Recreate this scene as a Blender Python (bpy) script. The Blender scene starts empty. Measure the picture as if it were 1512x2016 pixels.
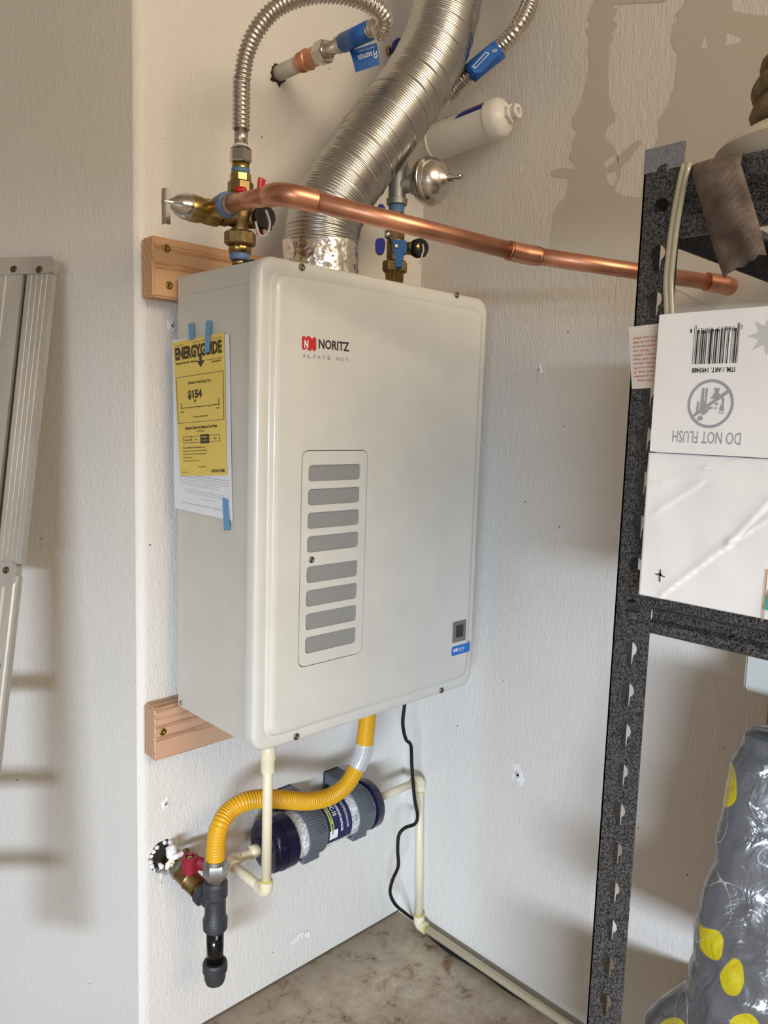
import bpy, bmesh, math, random
from mathutils import Vector, Matrix, noise
from mathutils.geometry import tessellate_polygon
random.seed(7)
SC = bpy.context.scene
COL = SC.collection
# ---------------------------------------------------------------- camera
FPX = 1530.681
CAM = Vector((-1.184364, -1.143600, 1.107084))
CR = Vector((0.7230558, -0.69008917, 0.03110046))
CU = Vector((0.05938779, 0.10695363, 0.9924888))
CF = Vector((0.68823208, 0.7157778, -0.11831632))
cd = bpy.data.cameras.new('camera')
cam = bpy.data.objects.new('camera', cd)
COL.objects.link(cam)
cd.sensor_fit = 'VERTICAL'
cd.sensor_height = 36.0
cd.lens = FPX / 2016 * 36.0
cd.clip_start = 0.02
m = Matrix.Identity(4)
for i in range(3):
    m[i][0] = CR[i]; m[i][1] = CU[i]; m[i][2] = -CF[i]; m[i][3] = CAM[i]
cam.matrix_world = m
SC.camera = cam
# ---------------------------------------------------------------- world, light, exposure
SC.view_settings.view_transform = 'Standard'
SC.view_settings.look = 'None'
SC.view_settings.gamma = 1.0
SC.view_settings.use_curve_mapping = False
SC.view_settings.exposure = -0.06
w = bpy.data.worlds.new('world'); SC.world = w; w.use_nodes = True
bg = w.node_tree.nodes['Background']
bg.inputs[0].default_value = (1.0, 0.78, 0.56, 1)
bg.inputs[1].default_value = 0.36

def area(name, loc, target, sx, sy, power, color):
    l = bpy.data.lights.new(name, 'AREA'); l.shape = 'RECTANGLE'; l.size = sx; l.size_y = sy
    l.energy = power; l.color = color
    o = bpy.data.objects.new(name, l); COL.objects.link(o)
    o.location = loc
    o.rotation_euler = (Vector(target) - Vector(loc)).to_track_quat('-Z', 'Y').to_euler()
    return o
# daylight through the open garage door, its top cut off by the raised door
area('door_daylight', (-9.0, -7.9, 1.60), (-0.8, 0, 0.9), 3.8, 1.15, 1480, (0.74, 0.86, 1.0))
# warm light thrown back by the sunlit driveway and the ceiling
area('ceiling_bounce', (-0.9, -3.0, 2.4), (-0.6, 0.0, 1.2), 1.6, 1.2, 64, (1.0, 0.81, 0.58))

# ---------------------------------------------------------------- helpers
def ray(px, py):
    return CF + CR * ((px - 756) / FPX) - CU * ((py - 1008) / FPX)
def P(px, py, x=None, y=None, z=None, t=None):
    v = ray(px, py)
    if t is None:
        t = ((x - CAM.x) / v.x) if x is not None else ((y - CAM.y) / v.y) if y is not None else ((z - CAM.z) / v.z)
    return CAM + v * t
def dep(p):
    return (Vector(p) - CAM).dot(CF)

def nmat(name):
    mt = bpy.data.materials.new(name); mt.use_nodes = True
    nt = mt.node_tree
    return mt, nt, nt.nodes['Principled BSDF']
def N(nt, typ, **kw):
    n = nt.nodes.new(typ)
    for k, v in kw.items():
        if k in n.inputs: n.inputs[k].default_value = v
        else: setattr(n, k, v)
    return n
def ramp(nt, stops, interp='LINEAR'):
    n = nt.nodes.new('ShaderNodeValToRGB'); n.color_ramp.interpolation = interp
    e = n.color_ramp.elements
    while len(e) < len(stops): e.new(0.5)
    for i, (p, c) in enumerate(stops):
        e[i].position = p; e[i].color = (*c, 1) if len(c) == 3 else c
    return n
def mat(name, col, rough=0.5, metal=0.0, bump=0.0, bscale=200.0, var=0.0, vscale=20.0, coat=0.0, alpha=None, trans=0.0, stretch=(1, 1, 1), spec=None, dist=0.001):
    mt, nt, b = nmat(name)
    b.inputs['Base Color'].default_value = (*col, 1)
    b.inputs['Roughness'].default_value = rough
    b.inputs['Metallic'].default_value = metal
    b.inputs['Coat Weight'].default_value = coat
    b.inputs['Transmission Weight'].default_value = trans
    if spec is not None: b.inputs['Specular IOR Level'].default_value = spec
    L = nt.links.new
    tc = N(nt, 'ShaderNodeTexCoord'); mp = N(nt, 'ShaderNodeMapping'); mp.inputs['Scale'].default_value = stretch
    L(tc.outputs['Object'], mp.inputs[0])
    # every surface carries at least a faint procedural tone variation
    nz = N(nt, 'ShaderNodeTexNoise', Scale=vscale, Detail=3.0)
    L(mp.outputs[0], nz.inputs['Vector'])
    v = max(var, 0.03)
    hs = N(nt, 'ShaderNodeMapRange')
    hs.inputs['From Min'].default_value = 0.3; hs.inputs['From Max'].default_value = 0.7
    hs.inputs['To Min'].default_value = 1 - v; hs.inputs['To Max'].default_value = 1 + v
    L(nz.outputs['Fac'], hs.inputs['Value'])
    mx = N(nt, 'ShaderNodeVectorMath', operation='SCALE')
    mx.inputs[0].default_value = col
    L(hs.outputs[0], mx.inputs['Scale'])
    L(mx.outputs[0], b.inputs['Base Color'])
    if bump:
        n2 = N(nt, 'ShaderNodeTexNoise', Scale=bscale, Detail=2.0)
        L(mp.outputs[0], n2.inputs['Vector'])
        bp = N(nt, 'ShaderNodeBump', Strength=bump, Distance=dist)
        L(n2.outputs['Fac'], bp.inputs['Height']); L(bp.outputs[0], b.inputs['Normal'])
    return mt

# wall paint: sprayed orange peel with vertical runs, small specks
def wall_mat(name, col, bump=1.0):
    mt, nt, b = nmat(name); L = nt.links.new
    tc = N(nt, 'ShaderNodeTexCoord')
    mp = N(nt, 'ShaderNodeMapping'); mp.inputs['Scale'].default_value = (1, 1, 0.42)
    L(tc.outputs['Object'], mp.inputs[0])
    n1 = N(nt, 'ShaderNodeTexNoise', Scale=270.0, Detail=3.0, Roughness=0.55); L(mp.outputs[0], n1.inputs['Vector'])
    n2 = N(nt, 'ShaderNodeTexNoise', Scale=100.0, Detail=2.0); L(mp.outputs[0], n2.inputs['Vector'])
    ad = N(nt, 'ShaderNodeMath', operation='ADD'); L(n1.outputs['Fac'], ad.inputs[0])
    ml = N(nt, 'ShaderNodeMath', operation='MULTIPLY'); ml.inputs[1].default_value = 0.7
    L(n2.outputs['Fac'], ml.inputs[0]); L(ml.outputs[0], ad.inputs[1])
    bp = N(nt, 'ShaderNodeBump', Strength=bump, Distance=0.0013)
    L(ad.outputs[0], bp.inputs['Height']); L(bp.outputs[0], b.inputs['Normal'])
    n3 = N(nt, 'ShaderNodeTexNoise', Scale=3.0, Detail=4.0); L(tc.outputs['Object'], n3.inputs['Vector'])
    r = ramp(nt, [(0.3, tuple(c * 0.95 for c in col)), (0.7, tuple(min(1, c * 1.03) for c in col))])
    L(n3.outputs['Fac'], r.inputs[0])
    # sparse dirt specks
    vo = N(nt, 'ShaderNodeTexVoronoi', Scale=14.0); L(tc.outputs['Object'], vo.inputs['Vector'])
    lt = N(nt, 'ShaderNodeMath', operation='LESS_THAN'); lt.inputs[1].default_value = 0.022; L(vo.outputs['Distance'], lt.inputs[0])
    mx = N(nt, 'ShaderNodeMix', data_type='RGBA'); L(lt.outputs[0], mx.inputs[0]); L(r.outputs[0], mx.inputs[6])
    mx.inputs[7].default_value = (0.12, 0.10, 0.09, 1)
    L(mx.outputs[2], b.inputs['Base Color'])
    b.inputs['Roughness'].default_value = 0.55
    return mt
M = {}
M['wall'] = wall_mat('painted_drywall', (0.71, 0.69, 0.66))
M['wall_left'] = wall_mat('painted_drywall_left', (0.51, 0.495, 0.47), 0.8)  # colour darkened so this wall reads shaded despite catching more light
M['bare'] = wall_mat('bare_drywall_tone', (0.55, 0.52, 0.45), 0.12)
def fade_bare():
    mt = M['bare']; nt = mt.node_tree; b = nt.nodes['Principled BSDF']; L = nt.links.new
    src = b.inputs['Base Color'].links[0].from_socket
    tc = N(nt, 'ShaderNodeTexCoord'); sx_ = N(nt, 'ShaderNodeSeparateXYZ'); L(tc.outputs['Object'], sx_.inputs[0])
    mr = N(nt, 'ShaderNodeMapRange', interpolation_type='SMOOTHSTEP'); mr.inputs['From Min'].default_value = 1.34; mr.inputs['From Max'].default_value = 1.49
    L(sx_.outputs['Z'], mr.inputs['Value'])
    mx = N(nt, 'ShaderNodeMix', data_type='RGBA'); L(mr.outputs[0], mx.inputs[0]); mx.inputs[6].default_value = (0.71, 0.69, 0.66, 1); L(src, mx.inputs[7])
    L(mx.outputs[2], b.inputs['Base Color'])
fade_bare()
M['ceiling'] = mat('ceiling_paint', (0.6, 0.56, 0.5), 0.8)
M['door'] = mat('door_paint', (0.55, 0.52, 0.48), 0.6)
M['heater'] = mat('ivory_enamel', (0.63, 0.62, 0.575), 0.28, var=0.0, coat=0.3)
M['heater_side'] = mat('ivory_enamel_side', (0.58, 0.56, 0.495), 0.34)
M['steel'] = mat('stainless_steel', (0.62, 0.57, 0.52), 0.24, 1.0, var=0.08, vscale=60)
M['chrome'] = mat('chrome', (0.52, 0.50, 0.48), 0.14, 1.0)
M['zinc'] = mat('zinc_plated', (0.42, 0.43, 0.42), 0.38, 1.0, var=0.08)
M['alu_duct'] = mat('duct_aluminium', (0.50, 0.485, 0.46), 0.27, 1.0, var=0.06, vscale=30)
M['foil'] = mat('foil_tape', (0.80, 0.77, 0.72), 0.2, 1.0, bump=0.9, bscale=45, dist=0.006)
M['copper'] = mat('copper', (0.62, 0.30, 0.19), 0.37, 0.95, var=0.22, vscale=25, bump=0.08, bscale=80)
M['copper_dark'] = mat('copper_tarnished', (0.52, 0.23, 0.12), 0.38, 1.0, var=0.25, vscale=60)
M['brass'] = mat('brass', (0.38, 0.27, 0.10), 0.3, 1.0, var=0.2, vscale=60, bump=0.15, bscale=300)
M['brass_cast'] = mat('brass_cast', (0.27, 0.19, 0.085), 0.42, 1.0, var=0.2, vscale=60, bump=0.3, bscale=500)
M['blue_tape_dope'] = mat('blue_thread_sealant', (0.10, 0.19, 0.34), 0.5, bump=0.5, bscale=250)
M['blue_label'] = mat('blue_label', (0.015, 0.12, 0.45), 0.35, var=0.15, vscale=30)
M['navy'] = mat('navy_plastic', (0.007, 0.008, 0.036), 0.22, var=0.1)
M['navy_vinyl'] = mat('navy_vinyl_grip', (0.01, 0.015, 0.22), 0.3)
M['navy_print'] = mat('navy_print', (0.012, 0.014, 0.085), 0.35)
M['blue_handle'] = mat('blue_plastic', (0.01, 0.10, 0.32), 0.35)
M['red'] = mat('red_plastic', (0.50, 0.012, 0.015), 0.35)
M['dark_red'] = mat('dark_red_handle', (0.27, 0.012, 0.03), 0.4)
M['black_rubber'] = mat('black_plastic', (0.012, 0.011, 0.011), 0.6, spec=0.25)
M['black_pipe'] = mat('black_nipple', (0.004, 0.004, 0.006), 0.15)
M['iron'] = mat('malleable_iron', (0.052, 0.056, 0.064), 0.45, 0.4, bump=0.5, bscale=400, var=0.15)
M['galv'] = mat('galvanised', (0.32, 0.33, 0.33), 0.5, 0.7, var=0.2, vscale=50)
M['yellow'] = mat('yellow_coating', (0.68, 0.37, 0.012), 0.35)
M['cpvc'] = mat('cream_cpvc', (0.75, 0.68, 0.50), 0.35, var=0.03)
M['lime'] = mat('lime_primer', (0.55, 0.55, 0.12), 0.5)
M['white_plastic'] = mat('white_plastic', (0.70, 0.68, 0.64), 0.35)
M['clear_plastic'] = mat('frosted_plastic', (0.85, 0.85, 0.85), 0.3)
M['strap_grey'] = mat('milky_strap', (0.42, 0.41, 0.40), 0.3)
M['media'] = mat('calcite_media', (0.62, 0.64, 0.66), 0.4, var=0.5, vscale=160, coat=0.8, bump=0.8, bscale=160, dist=0.002)
M['grey_plastic'] = mat('grey_plastic', (0.10, 0.12, 0.145), 0.45)
M['white_paper'] = mat('white_paper', (0.74, 0.76, 0.80), 0.7)
M['yellow_paper'] = mat('yellow_paper', (0.74, 0.56, 0.13), 0.65)
M['cream_paper'] = mat('cream_paper', (0.74, 0.67, 0.58), 0.7)
M['painter_tape'] = mat('painter_tape', (0.13, 0.31, 0.52), 0.6, bump=0.3, bscale=500)
M['ink'] = mat('black_ink', (0.03, 0.025, 0.02), 0.6)
M['ink_brown'] = mat('dark_brown_ink', (0.06, 0.04, 0.015), 0.6)
M['ink_grey'] = mat('grey_ink', (0.36, 0.36, 0.40), 0.6)
M['ink_red'] = mat('red_ink', (0.62, 0.10, 0.07), 0.6)
M['ink_white'] = mat('white_ink', (0.85, 0.86, 0.88), 0.5)
M['ink_lime'] = mat('lime_ink', (0.52, 0.60, 0.05), 0.5)
M['logo_red'] = mat('logo_red', (0.52, 0.03, 0.03), 0.35)
M['sticker_grey'] = mat('sticker_grey', (0.17, 0.165, 0.145), 0.5)
M['sticker_dark'] = mat('sticker_dark', (0.018, 0.018, 0.018), 0.4)
M['sticker_blue'] = mat('sticker_blue', (0.01, 0.15, 0.55), 0.4)
M['carton'] = mat('white_carton', (0.90, 0.89, 0.88), 0.5, bump=0.1, bscale=40)
M['carton_grey'] = mat('pale_grey_print', (0.60, 0.60, 0.62), 0.5)
M['teal'] = mat('teal_print', (0.05, 0.38, 0.36), 0.5)
M['cardboard'] = mat('cardboard', (0.48, 0.27, 0.13), 0.8, var=0.1, vscale=12)
M['particle'] = mat('particle_board', (0.05, 0.045, 0.04), 0.8, var=0.25, vscale=300)
M['alu'] = mat('weathered_aluminium', (0.50, 0.485, 0.45), 0.46, 0.6, var=0.16, vscale=18, stretch=(1, 1, 0.12), bump=0.12, bscale=160)
M['rivet'] = mat('rusty_rivet', (0.10, 0.055, 0.03), 0.5, 0.6, var=0.3, vscale=300)
M['screw'] = mat('dark_screw', (0.22, 0.20, 0.16), 0.35, 1.0)
M['wood_screw'] = mat('brass_wood_screw', (0.28, 0.19, 0.05), 0.35, 1.0)
M['hole'] = mat('dark_recess', (0.02, 0.018, 0.015), 0.9)  # near-black colour stands for the shade inside holes and gaps
M['plaster'] = mat('chipped_plaster', (0.80, 0.79, 0.78), 0.8, bump=1.0, bscale=150, dist=0.004)
M['clear_cord'] = mat('clear_lamp_cord', (0.42, 0.38, 0.27), 0.2, 0.0, coat=0.8)
M['rope'] = mat('tan_twine', (0.20, 0.145, 0.08), 0.8, var=0.4, vscale=120, bump=0.8, bscale=220)
M['lid'] = mat('cream_plastic', (0.62, 0.56, 0.46), 0.35)
M['tub'] = mat('white_tub', (0.66, 0.69, 0.67), 0.45)

# hammertone black finish
def hammer():
    mt, nt, b = nmat('hammertone_black'); L = nt.links.new
    tc = N(nt, 'ShaderNodeTexCoord')
    nz = N(nt, 'ShaderNodeTexNoise', Scale=620.0, Detail=1.0, Distortion=1.2); L(tc.outputs['Object'], nz.inputs['Vector'])
    r = ramp(nt, [(0.46, (0.012, 0.012, 0.013)), (0.56, (0.135, 0.135, 0.14))]); L(nz.outputs['Fac'], r.inputs[0])
    L(r.outputs[0], b.inputs['Base Color'])
    bp = N(nt, 'ShaderNodeBump', Strength=0.5, Distance=0.0008); L(nz.outputs['Fac'], bp.inputs['Height']); L(bp.outputs[0], b.inputs['Normal'])
    b.inputs['Roughness'].default_value = 0.42; b.inputs['Metallic'].default_value = 0.2
    return mt
M['hammer'] = hammer()
# perforated grille mesh
def perf():
    mt, nt, b = nmat('perforated_mesh'); L = nt.links.new
    tc = N(nt, 'ShaderNodeTexCoord')
    vo = N(nt, 'ShaderNodeTexVoronoi', Scale=620.0, Randomness=0.0); 
    mp = N(nt, 'ShaderNodeMapping'); mp.inputs['Rotation'].default_value = (0, 0.785, 0)
    L(tc.outputs['Object'], mp.inputs[0]); L(mp.outputs[0], vo.inputs['Vector'])
    r = ramp(nt, [(0.40, (0.07, 0.07, 0.07)), (0.55, (0.40, 0.40, 0.39))]); L(vo.outputs['Distance'], r.inputs[0])
    L(r.outputs[0], b.inputs['Base Color']); b.inputs['Roughness'].default_value = 0.5
    return mt
M['perf'] = perf()
# pine with growth rings running around a centre line along x
def pine(name, cy, cz, c1, c2, sc):
    mt, nt, b = nmat(name); L = nt.links.new
    tc = N(nt, 'ShaderNodeTexCoord')
    mp = N(nt, 'ShaderNodeMapping'); mp.inputs['Location'].default_value = (0, -cy, -cz)
    L(tc.outputs['Object'], mp.inputs[0])
    m2 = N(nt, 'ShaderNodeMapping'); m2.inputs['Scale'].default_value = (0.04, 1, 1); L(mp.outputs[0], m2.inputs[0])
    wv = N(nt, 'ShaderNodeTexWave', wave_type='RINGS', rings_direction='X', Scale=sc, Distortion=2.2, Detail=2.0)
    wv.inputs['Detail Scale'].default_value = 8.0
    L(m2.outputs[0], wv.inputs['Vector'])
    r = ramp(nt, [(0.0, c1), (0.72, c1), (0.95, c2), (1.0, c1)]); L(wv.outputs['Fac'], r.inputs[0])
    L(r.outputs[0], b.inputs['Base Color']); b.inputs['Roughness'].default_value = 0.6
    return mt
M['pine_up'] = pine('pine_upper', 0.06, 0.02, (0.62, 0.36, 0.19), (0.42, 0.20, 0.09), 28)
M['pine_low'] = pine('pine_lower', 0.045, 0.01, (0.55, 0.34, 0.22), (0.33, 0.17, 0.09), 34)
# stained concrete
def concrete():
    mt, nt, b = nmat('stained_concrete'); L = nt.links.new
    tc = N(nt, 'ShaderNodeTexCoord')
    n1 = N(nt, 'ShaderNodeTexNoise', Scale=16.0, Detail=12.0, Roughness=0.78, Distortion=0.15); L(tc.outputs['Object'], n1.inputs['Vector'])
    r1 = ramp(nt, [(0.36, (0.15, 0.105, 0.07)), (0.44, (0.46, 0.375, 0.28)), (0.62, (0.66, 0.575, 0.46))]); L(n1.outputs['Fac'], r1.inputs[0])
    n2 = N(nt, 'ShaderNodeTexNoise', Scale=5.5, Detail=6.0, Roughness=0.6, Distortion=1.5); L(tc.outputs['Object'], n2.inputs['Vector'])
    r2 = ramp(nt, [(0.58, (0, 0, 0)), (0.66, (1, 1, 1))]); L(n2.outputs['Fac'], r2.inputs[0])
    mx = N(nt, 'ShaderNodeMix', data_type='RGBA'); L(r2.outputs[0], mx.inputs[0]); L(r1.outputs[0], mx.inputs[6]); mx.inputs[7].default_value = (0.22, 0.11, 0.05, 1)
    # noise-broken darker brown towards the foot of the back wall
    sx = N(nt, 'ShaderNodeSeparateXYZ'); L(tc.outputs['Object'], sx.inputs[0])
    mr = N(nt, 'ShaderNodeMapRange'); mr.inputs['From Min'].default_value = -0.12; mr.inputs['From Max'].default_value = 0.0
    L(sx.outputs['Y'], mr.inputs['Value'])
    mm = N(nt, 'ShaderNodeMath', operation='MULTIPLY'); L(mr.outputs[0], mm.inputs[0]); L(n1.outputs['Fac'], mm.inputs[1])
    m2 = N(nt, 'ShaderNodeMix', data_type='RGBA'); L(mm.outputs[0], m2.inputs[0]); L(mx.outputs[2], m2.inputs[6]); m2.inputs[7].default_value = (0.07, 0.055, 0.04, 1)
    L(m2.outputs[2], b.inputs['Base Color'])
    bp = N(nt, 'ShaderNodeBump', Strength=0.3, Distance=0.003); L(n1.outputs['Fac'], bp.inputs['Height']); L(bp.outputs[0], b.inputs['Normal'])
    b.inputs['Roughness'].default_value = 0.7
    return mt
M['concrete'] = concrete()
# grey film printed with yellow leaves and thin white sprigs
def bagmat():
    mt, nt, b = nmat('grey_leaf_print_film'); L = nt.links.new
    tc = N(nt, 'ShaderNodeTexCoord')
    dn = N(nt, 'ShaderNodeTexNoise', Scale=16.0, Detail=1.0); L(tc.outputs['Object'], dn.inputs['Vector'])
    vm = N(nt, 'ShaderNodeVectorMath', operation='SCALE'); vm.inputs['Scale'].default_value = 0.035; L(dn.outputs['Color'], vm.inputs[0])
    va = N(nt, 'ShaderNodeVectorMath', operation='ADD'); L(tc.outputs['Object'], va.inputs[0]); L(vm.outputs[0], va.inputs[1])
    mp = N(nt, 'ShaderNodeMapping'); mp.inputs['Scale'].default_value = (1, 1, 0.8); L(va.outputs[0], mp.inputs[0])
    vo = N(nt, 'ShaderNodeTexVoronoi', Scale=17.0); L(mp.outputs[0], vo.inputs['Vector'])
    r = ramp(nt, [(0.30, (1, 1, 1)), (0.315, (0, 0, 0))]); L(vo.outputs['Distance'], r.inputs[0])
    mx = N(nt, 'ShaderNodeMix', data_type='RGBA'); L(r.outputs[0], mx.inputs[0]); mx.inputs[6].default_value = (0.105, 0.108, 0.12, 1); mx.inputs[7].default_value = (0.50, 0.42, 0.01, 1)
    n2 = N(nt, 'ShaderNodeTexNoise', Scale=13.0, Detail=0.0, Distortion=0.8); L(tc.outputs['Object'], n2.inputs['Vector'])
    r2 = ramp(nt, [(0.497, (0, 0, 0)), (0.5, (0.75, 0.75, 0.75)), (0.503, (0, 0, 0))]); L(n2.outputs['Fac'], r2.inputs[0])
    m2 = N(nt, 'ShaderNodeMix', data_type='RGBA'); L(r2.outputs[0], m2.inputs[0]); L(mx.outputs[2], m2.inputs[6]); m2.inputs[7].default_value = (0.55, 0.56, 0.58, 1)
    L(m2.outputs[2], b.inputs['Base Color'])
    b.inputs['Roughness'].default_value = 0.25; b.inputs['Coat Weight'].default_value = 0.6; b.inputs['Coat Roughness'].default_value = 0.12
    n3 = N(nt, 'ShaderNodeTexNoise', Scale=22.0, Detail=3.0, Distortion=1.5); L(tc.outputs['Object'], n3.inputs['Vector'])
    bp = N(nt, 'ShaderNodeBump', Strength=0.6, Distance=0.01); L(n3.outputs['Fac'], bp.inputs['Height']); L(bp.outputs[0], b.inputs['Normal'])
    return mt
M['bag'] = bagmat()
# woven tape / webbing
def webbing():
    mt, nt, b = nmat('woven_tape'); L = nt.links.new
    tc = N(nt, 'ShaderNodeTexCoord')
    w1 = N(nt, 'ShaderNodeTexWave', bands_direction='Y', Scale=260.0); L(tc.outputs['Object'], w1.inputs['Vector'])
    w2 = N(nt, 'ShaderNodeTexWave', bands_direction='Z', Scale=260.0); L(tc.outputs['Object'], w2.inputs['Vector'])
    ad = N(nt, 'ShaderNodeMath', operation='ADD'); L(w1.outputs['Fac'], ad.inputs[0]); L(w2.outputs['Fac'], ad.inputs[1])
    nz = N(nt, 'ShaderNodeTexNoise', Scale=40.0, Detail=4.0); L(tc.outputs['Object'], nz.inputs['Vector'])
    r = ramp(nt, [(0.35, (0.085, 0.055, 0.042)), (0.62, (0.19, 0.145, 0.115)), (0.78, (0.42, 0.36, 0.29))]); L(nz.outputs['Fac'], r.inputs[0])
    bp = N(nt, 'ShaderNodeBump', Strength=0.5, Distance=0.0008); L(ad.outputs[0], bp.inputs['Height']); L(bp.outputs[0], b.inputs['Normal'])
    L(r.outputs[0], b.inputs['Base Color']); b.inputs['Roughness'].default_value = 0.45
    return mt
M['webbing'] = webbing()

# ---------------------------------------------------------------- mesh building
class MB:
    def __init__(s): s.v = []; s.f = []; s.sm = []
    def add(s, vs, fs, smooth=True):
        o = len(s.v); s.v += [Vector(a) for a in vs]
        s.f += [tuple(i + o for i in f) for f in fs]; s.sm += [smooth] * len(fs)
        return s
def finish(me):
    bm = bmesh.new(); bm.from_mesh(me)
    bmesh.ops.recalc_face_normals(bm, faces=bm.faces)
    bm.to_mesh(me); bm.free()
def tag(o, label=None, cat=None, group=None, kind=None):
    if label: o['label'] = label
    if cat: o['category'] = cat
    if group: o['group'] = group
    if kind: o['kind'] = kind
    return o
def wloc(o):
    l = Vector((0, 0, 0))
    while o: l += o.location; o = o.parent
    return l
def build(name, mb, material, parent=None, origin=None, recalc=True, sharp=None):
    if parent is not None: org = wloc(parent)
    elif origin is not None: org = Vector(origin)
    else:
        org = Vector((0, 0, 0))
        for a in mb.v: org += a
        org /= max(1, len(mb.v)); org.z = min(a.z for a in mb.v)
    me = bpy.data.meshes.new(name)
    me.from_pydata([tuple(a - org) for a in mb.v], [], mb.f)
    me.polygons.foreach_set('use_smooth', mb.sm)
    if recalc: finish(me)
    if sharp: me.set_sharp_from_angle(angle=math.radians(sharp))
    me.materials.append(M[material] if isinstance(material, str) else material)
    o = bpy.data.objects.new(name, me); COL.objects.link(o)
    if parent is not None: o.parent = parent
    else: o.location = org
    return o
def thing(name, label, cat, loc, group=None):
    o = bpy.data.objects.new(name, None); COL.objects.link(o); o.location = loc
    o.empty_display_size = 0.03
    return tag(o, label, cat, group)
def frame(axis, up=None):
    a = Vector(axis).normalized()
    h = Vector(up) if up else (Vector((0, 0, 1)) if abs(a.z) < 0.9 else Vector((1, 0, 0)))
    u = (h - a * h.dot(a)).normalized(); v = a.cross(u)
    return a, u, v
def lathe(mb, org, axis, prof, n=28, up=None, cap=True, flute=None, smooth=True, phase=0.0):
    """prof: list of (h along the axis, radius)"""
    a, u, v = frame(axis, up); org = Vector(org); vs = []; fs = []
    for h, r in prof:
        for k in range(n):
            t = 2 * math.pi * (k + phase) / n
            rr = r * (flute(t) if flute else 1)
            vs.append(org + a * h + (u * math.cos(t) + v * math.sin(t)) * rr)
    for i in range(len(prof) - 1):
        for k in range(n):
            fs.append((i * n + k, i * n + (k + 1) % n, (i + 1) * n + (k + 1) % n, (i + 1) * n + k))
    if cap:
        fs.append(tuple(range(n))); fs.append(tuple((len(prof) - 1) * n + k for k in range(n)))
    return mb.add(vs, fs, smooth)
def hexn(mb, org, axis, h0, h1, r, n=6, up=None, phase=0.0):
    b = (h1 - h0) * 0.12
    return lathe(mb, org, axis, [(h0, r * 0.9), (h0 + b, r), (h1 - b, r), (h1, r * 0.9)], n, up, smooth=False, phase=phase)
def catmull(pts, step):
    pts = [Vector(p) for p in pts]
    if len(pts) == 2: 
        k = max(1, int((pts[1] - pts[0]).length / step))
        return [pts[0].lerp(pts[1], i / k) for i in range(k + 1)]
    ex = [pts[0] * 2 - pts[1]] + pts + [pts[-1] * 2 - pts[-2]]
    fine = []
    for i in range(1, len(ex) - 2):
        a, b, c, d = ex[i - 1:i + 3]
        for k in range(24):
            t = k / 24
            fine.append(0.5 * ((2 * b) + (c - a) * t + (2 * a - 5 * b + 4 * c - d) * t * t + (3 * b - a - 3 * c + d) * t ** 3))
    fine.append(pts[-1])
    L = [0]
    for i in range(1, len(fine)): L.append(L[-1] + (fine[i] - fine[i - 1]).length)
    n = max(2, int(L[-1] / step)); out = []; j = 0
    for i in range(n + 1):
        s = L[-1] * i / n
        while j < len(L) - 2 and L[j + 1] < s: j += 1
        f = (s - L[j]) / max(1e-9, L[j + 1] - L[j])
        out.append(fine[j].lerp(fine[j + 1], min(1, f)))
    return out
def sweep(mb, path, rad, n=16, cap=True, smooth=True, flat=None, up=None):
    """rad: number or function of (arc length, total)"""
    T = []
    for i in range(len(path)):
        a = path[max(0, i - 1)]; b = path[min(len(path) - 1, i + 1)]; T.append((b - a).normalized())
    _, u, v = frame(T[0], up); vs = []; fs = []; s = 0
    tot = sum((path[i] - path[i - 1]).length for i in range(1, len(path)))
    for i, p in enumerate(path):
        if i: s += (p - path[i - 1]).length
        t = T[i]; u = (u - t * u.dot(t)).normalized(); v = t.cross(u)
        r = rad(s, tot) if callable(rad) else rad
        for k in range(n):
            an = 2 * math.pi * k / n
            cu, cv = math.cos(an), math.sin(an)
            if flat: cu *= flat[0]; cv *= flat[1]
            vs.append(p + (u * cu + v * cv) * r)
    for i in range(len(path) - 1):
        for k in range(n):
            fs.append((i * n + k, i * n + (k + 1) % n, (i + 1) * n + (k + 1) % n, (i + 1) * n + k))
    if cap: fs.append(tuple(range(n))); fs.append(tuple((len(path) - 1) * n + k for k in range(n)))
    return mb.add(vs, fs, smooth)
def boxm(mb, a, b, bev=0.0, seg=2):
    """axis aligned box from corner a to corner b"""
    a = Vector(a); b = Vector(b)
    bm = bmesh.new(); bmesh.ops.create_cube(bm, size=1)
    for v in bm.verts:
        v.co = Vector(((a[i] + b[i]) / 2 + v.co[i] * abs(b[i] - a[i]) for i in range(3)))
    if bev: bmesh.ops.bevel(bm, geom=list(bm.edges), offset=bev, segments=seg, affect='EDGES')
    bm.verts.ensure_lookup_table()
    mb.add([v.co.copy() for v in bm.verts], [tuple(v.index for v in f.verts) for f in bm.faces], False)
    bm.free(); return mb
def rrect(x0, y0, x1, y1, r, n=6):
    out = []
    for cx, cy, a0 in ((x1 - r, y1 - r, 0), (x0 + r, y1 - r, 90), (x0 + r, y0 + r, 180), (x1 - r, y0 + r, 270)):
        for k in range(n + 1):
            t = math.radians(a0 + 90 * k / n); out.append((cx + r * math.cos(t), cy + r * math.sin(t)))
    return out
def plate(mb, loops, d0, d1, fn, smooth=False):
    """loops: outer loop then holes, 2D; fn(a, b, d) -> 3D; solid between depths d0 and d1"""
    flat = [p for l in loops for p in l]
    tris = tessellate_polygon([[Vector((p[0], p[1], 0)) for p in l] for l in loops])
    n = len(flat)
    vs = [fn(p[0], p[1], d0) for p in flat] + [fn(p[0], p[1], d1) for p in flat]
    fs = [tuple(t) for t in tris] + [tuple(i + n for i in reversed(t)) for t in tris]
    o = 0
    for l in loops:
        k = len(l)
        for i in range(k): fs.append((o + i, o + (i + 1) % k, n + o + (i + 1) % k, n + o + i))
        o += k
    return mb.add(vs, fs, smooth)
_tx = {}
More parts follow.
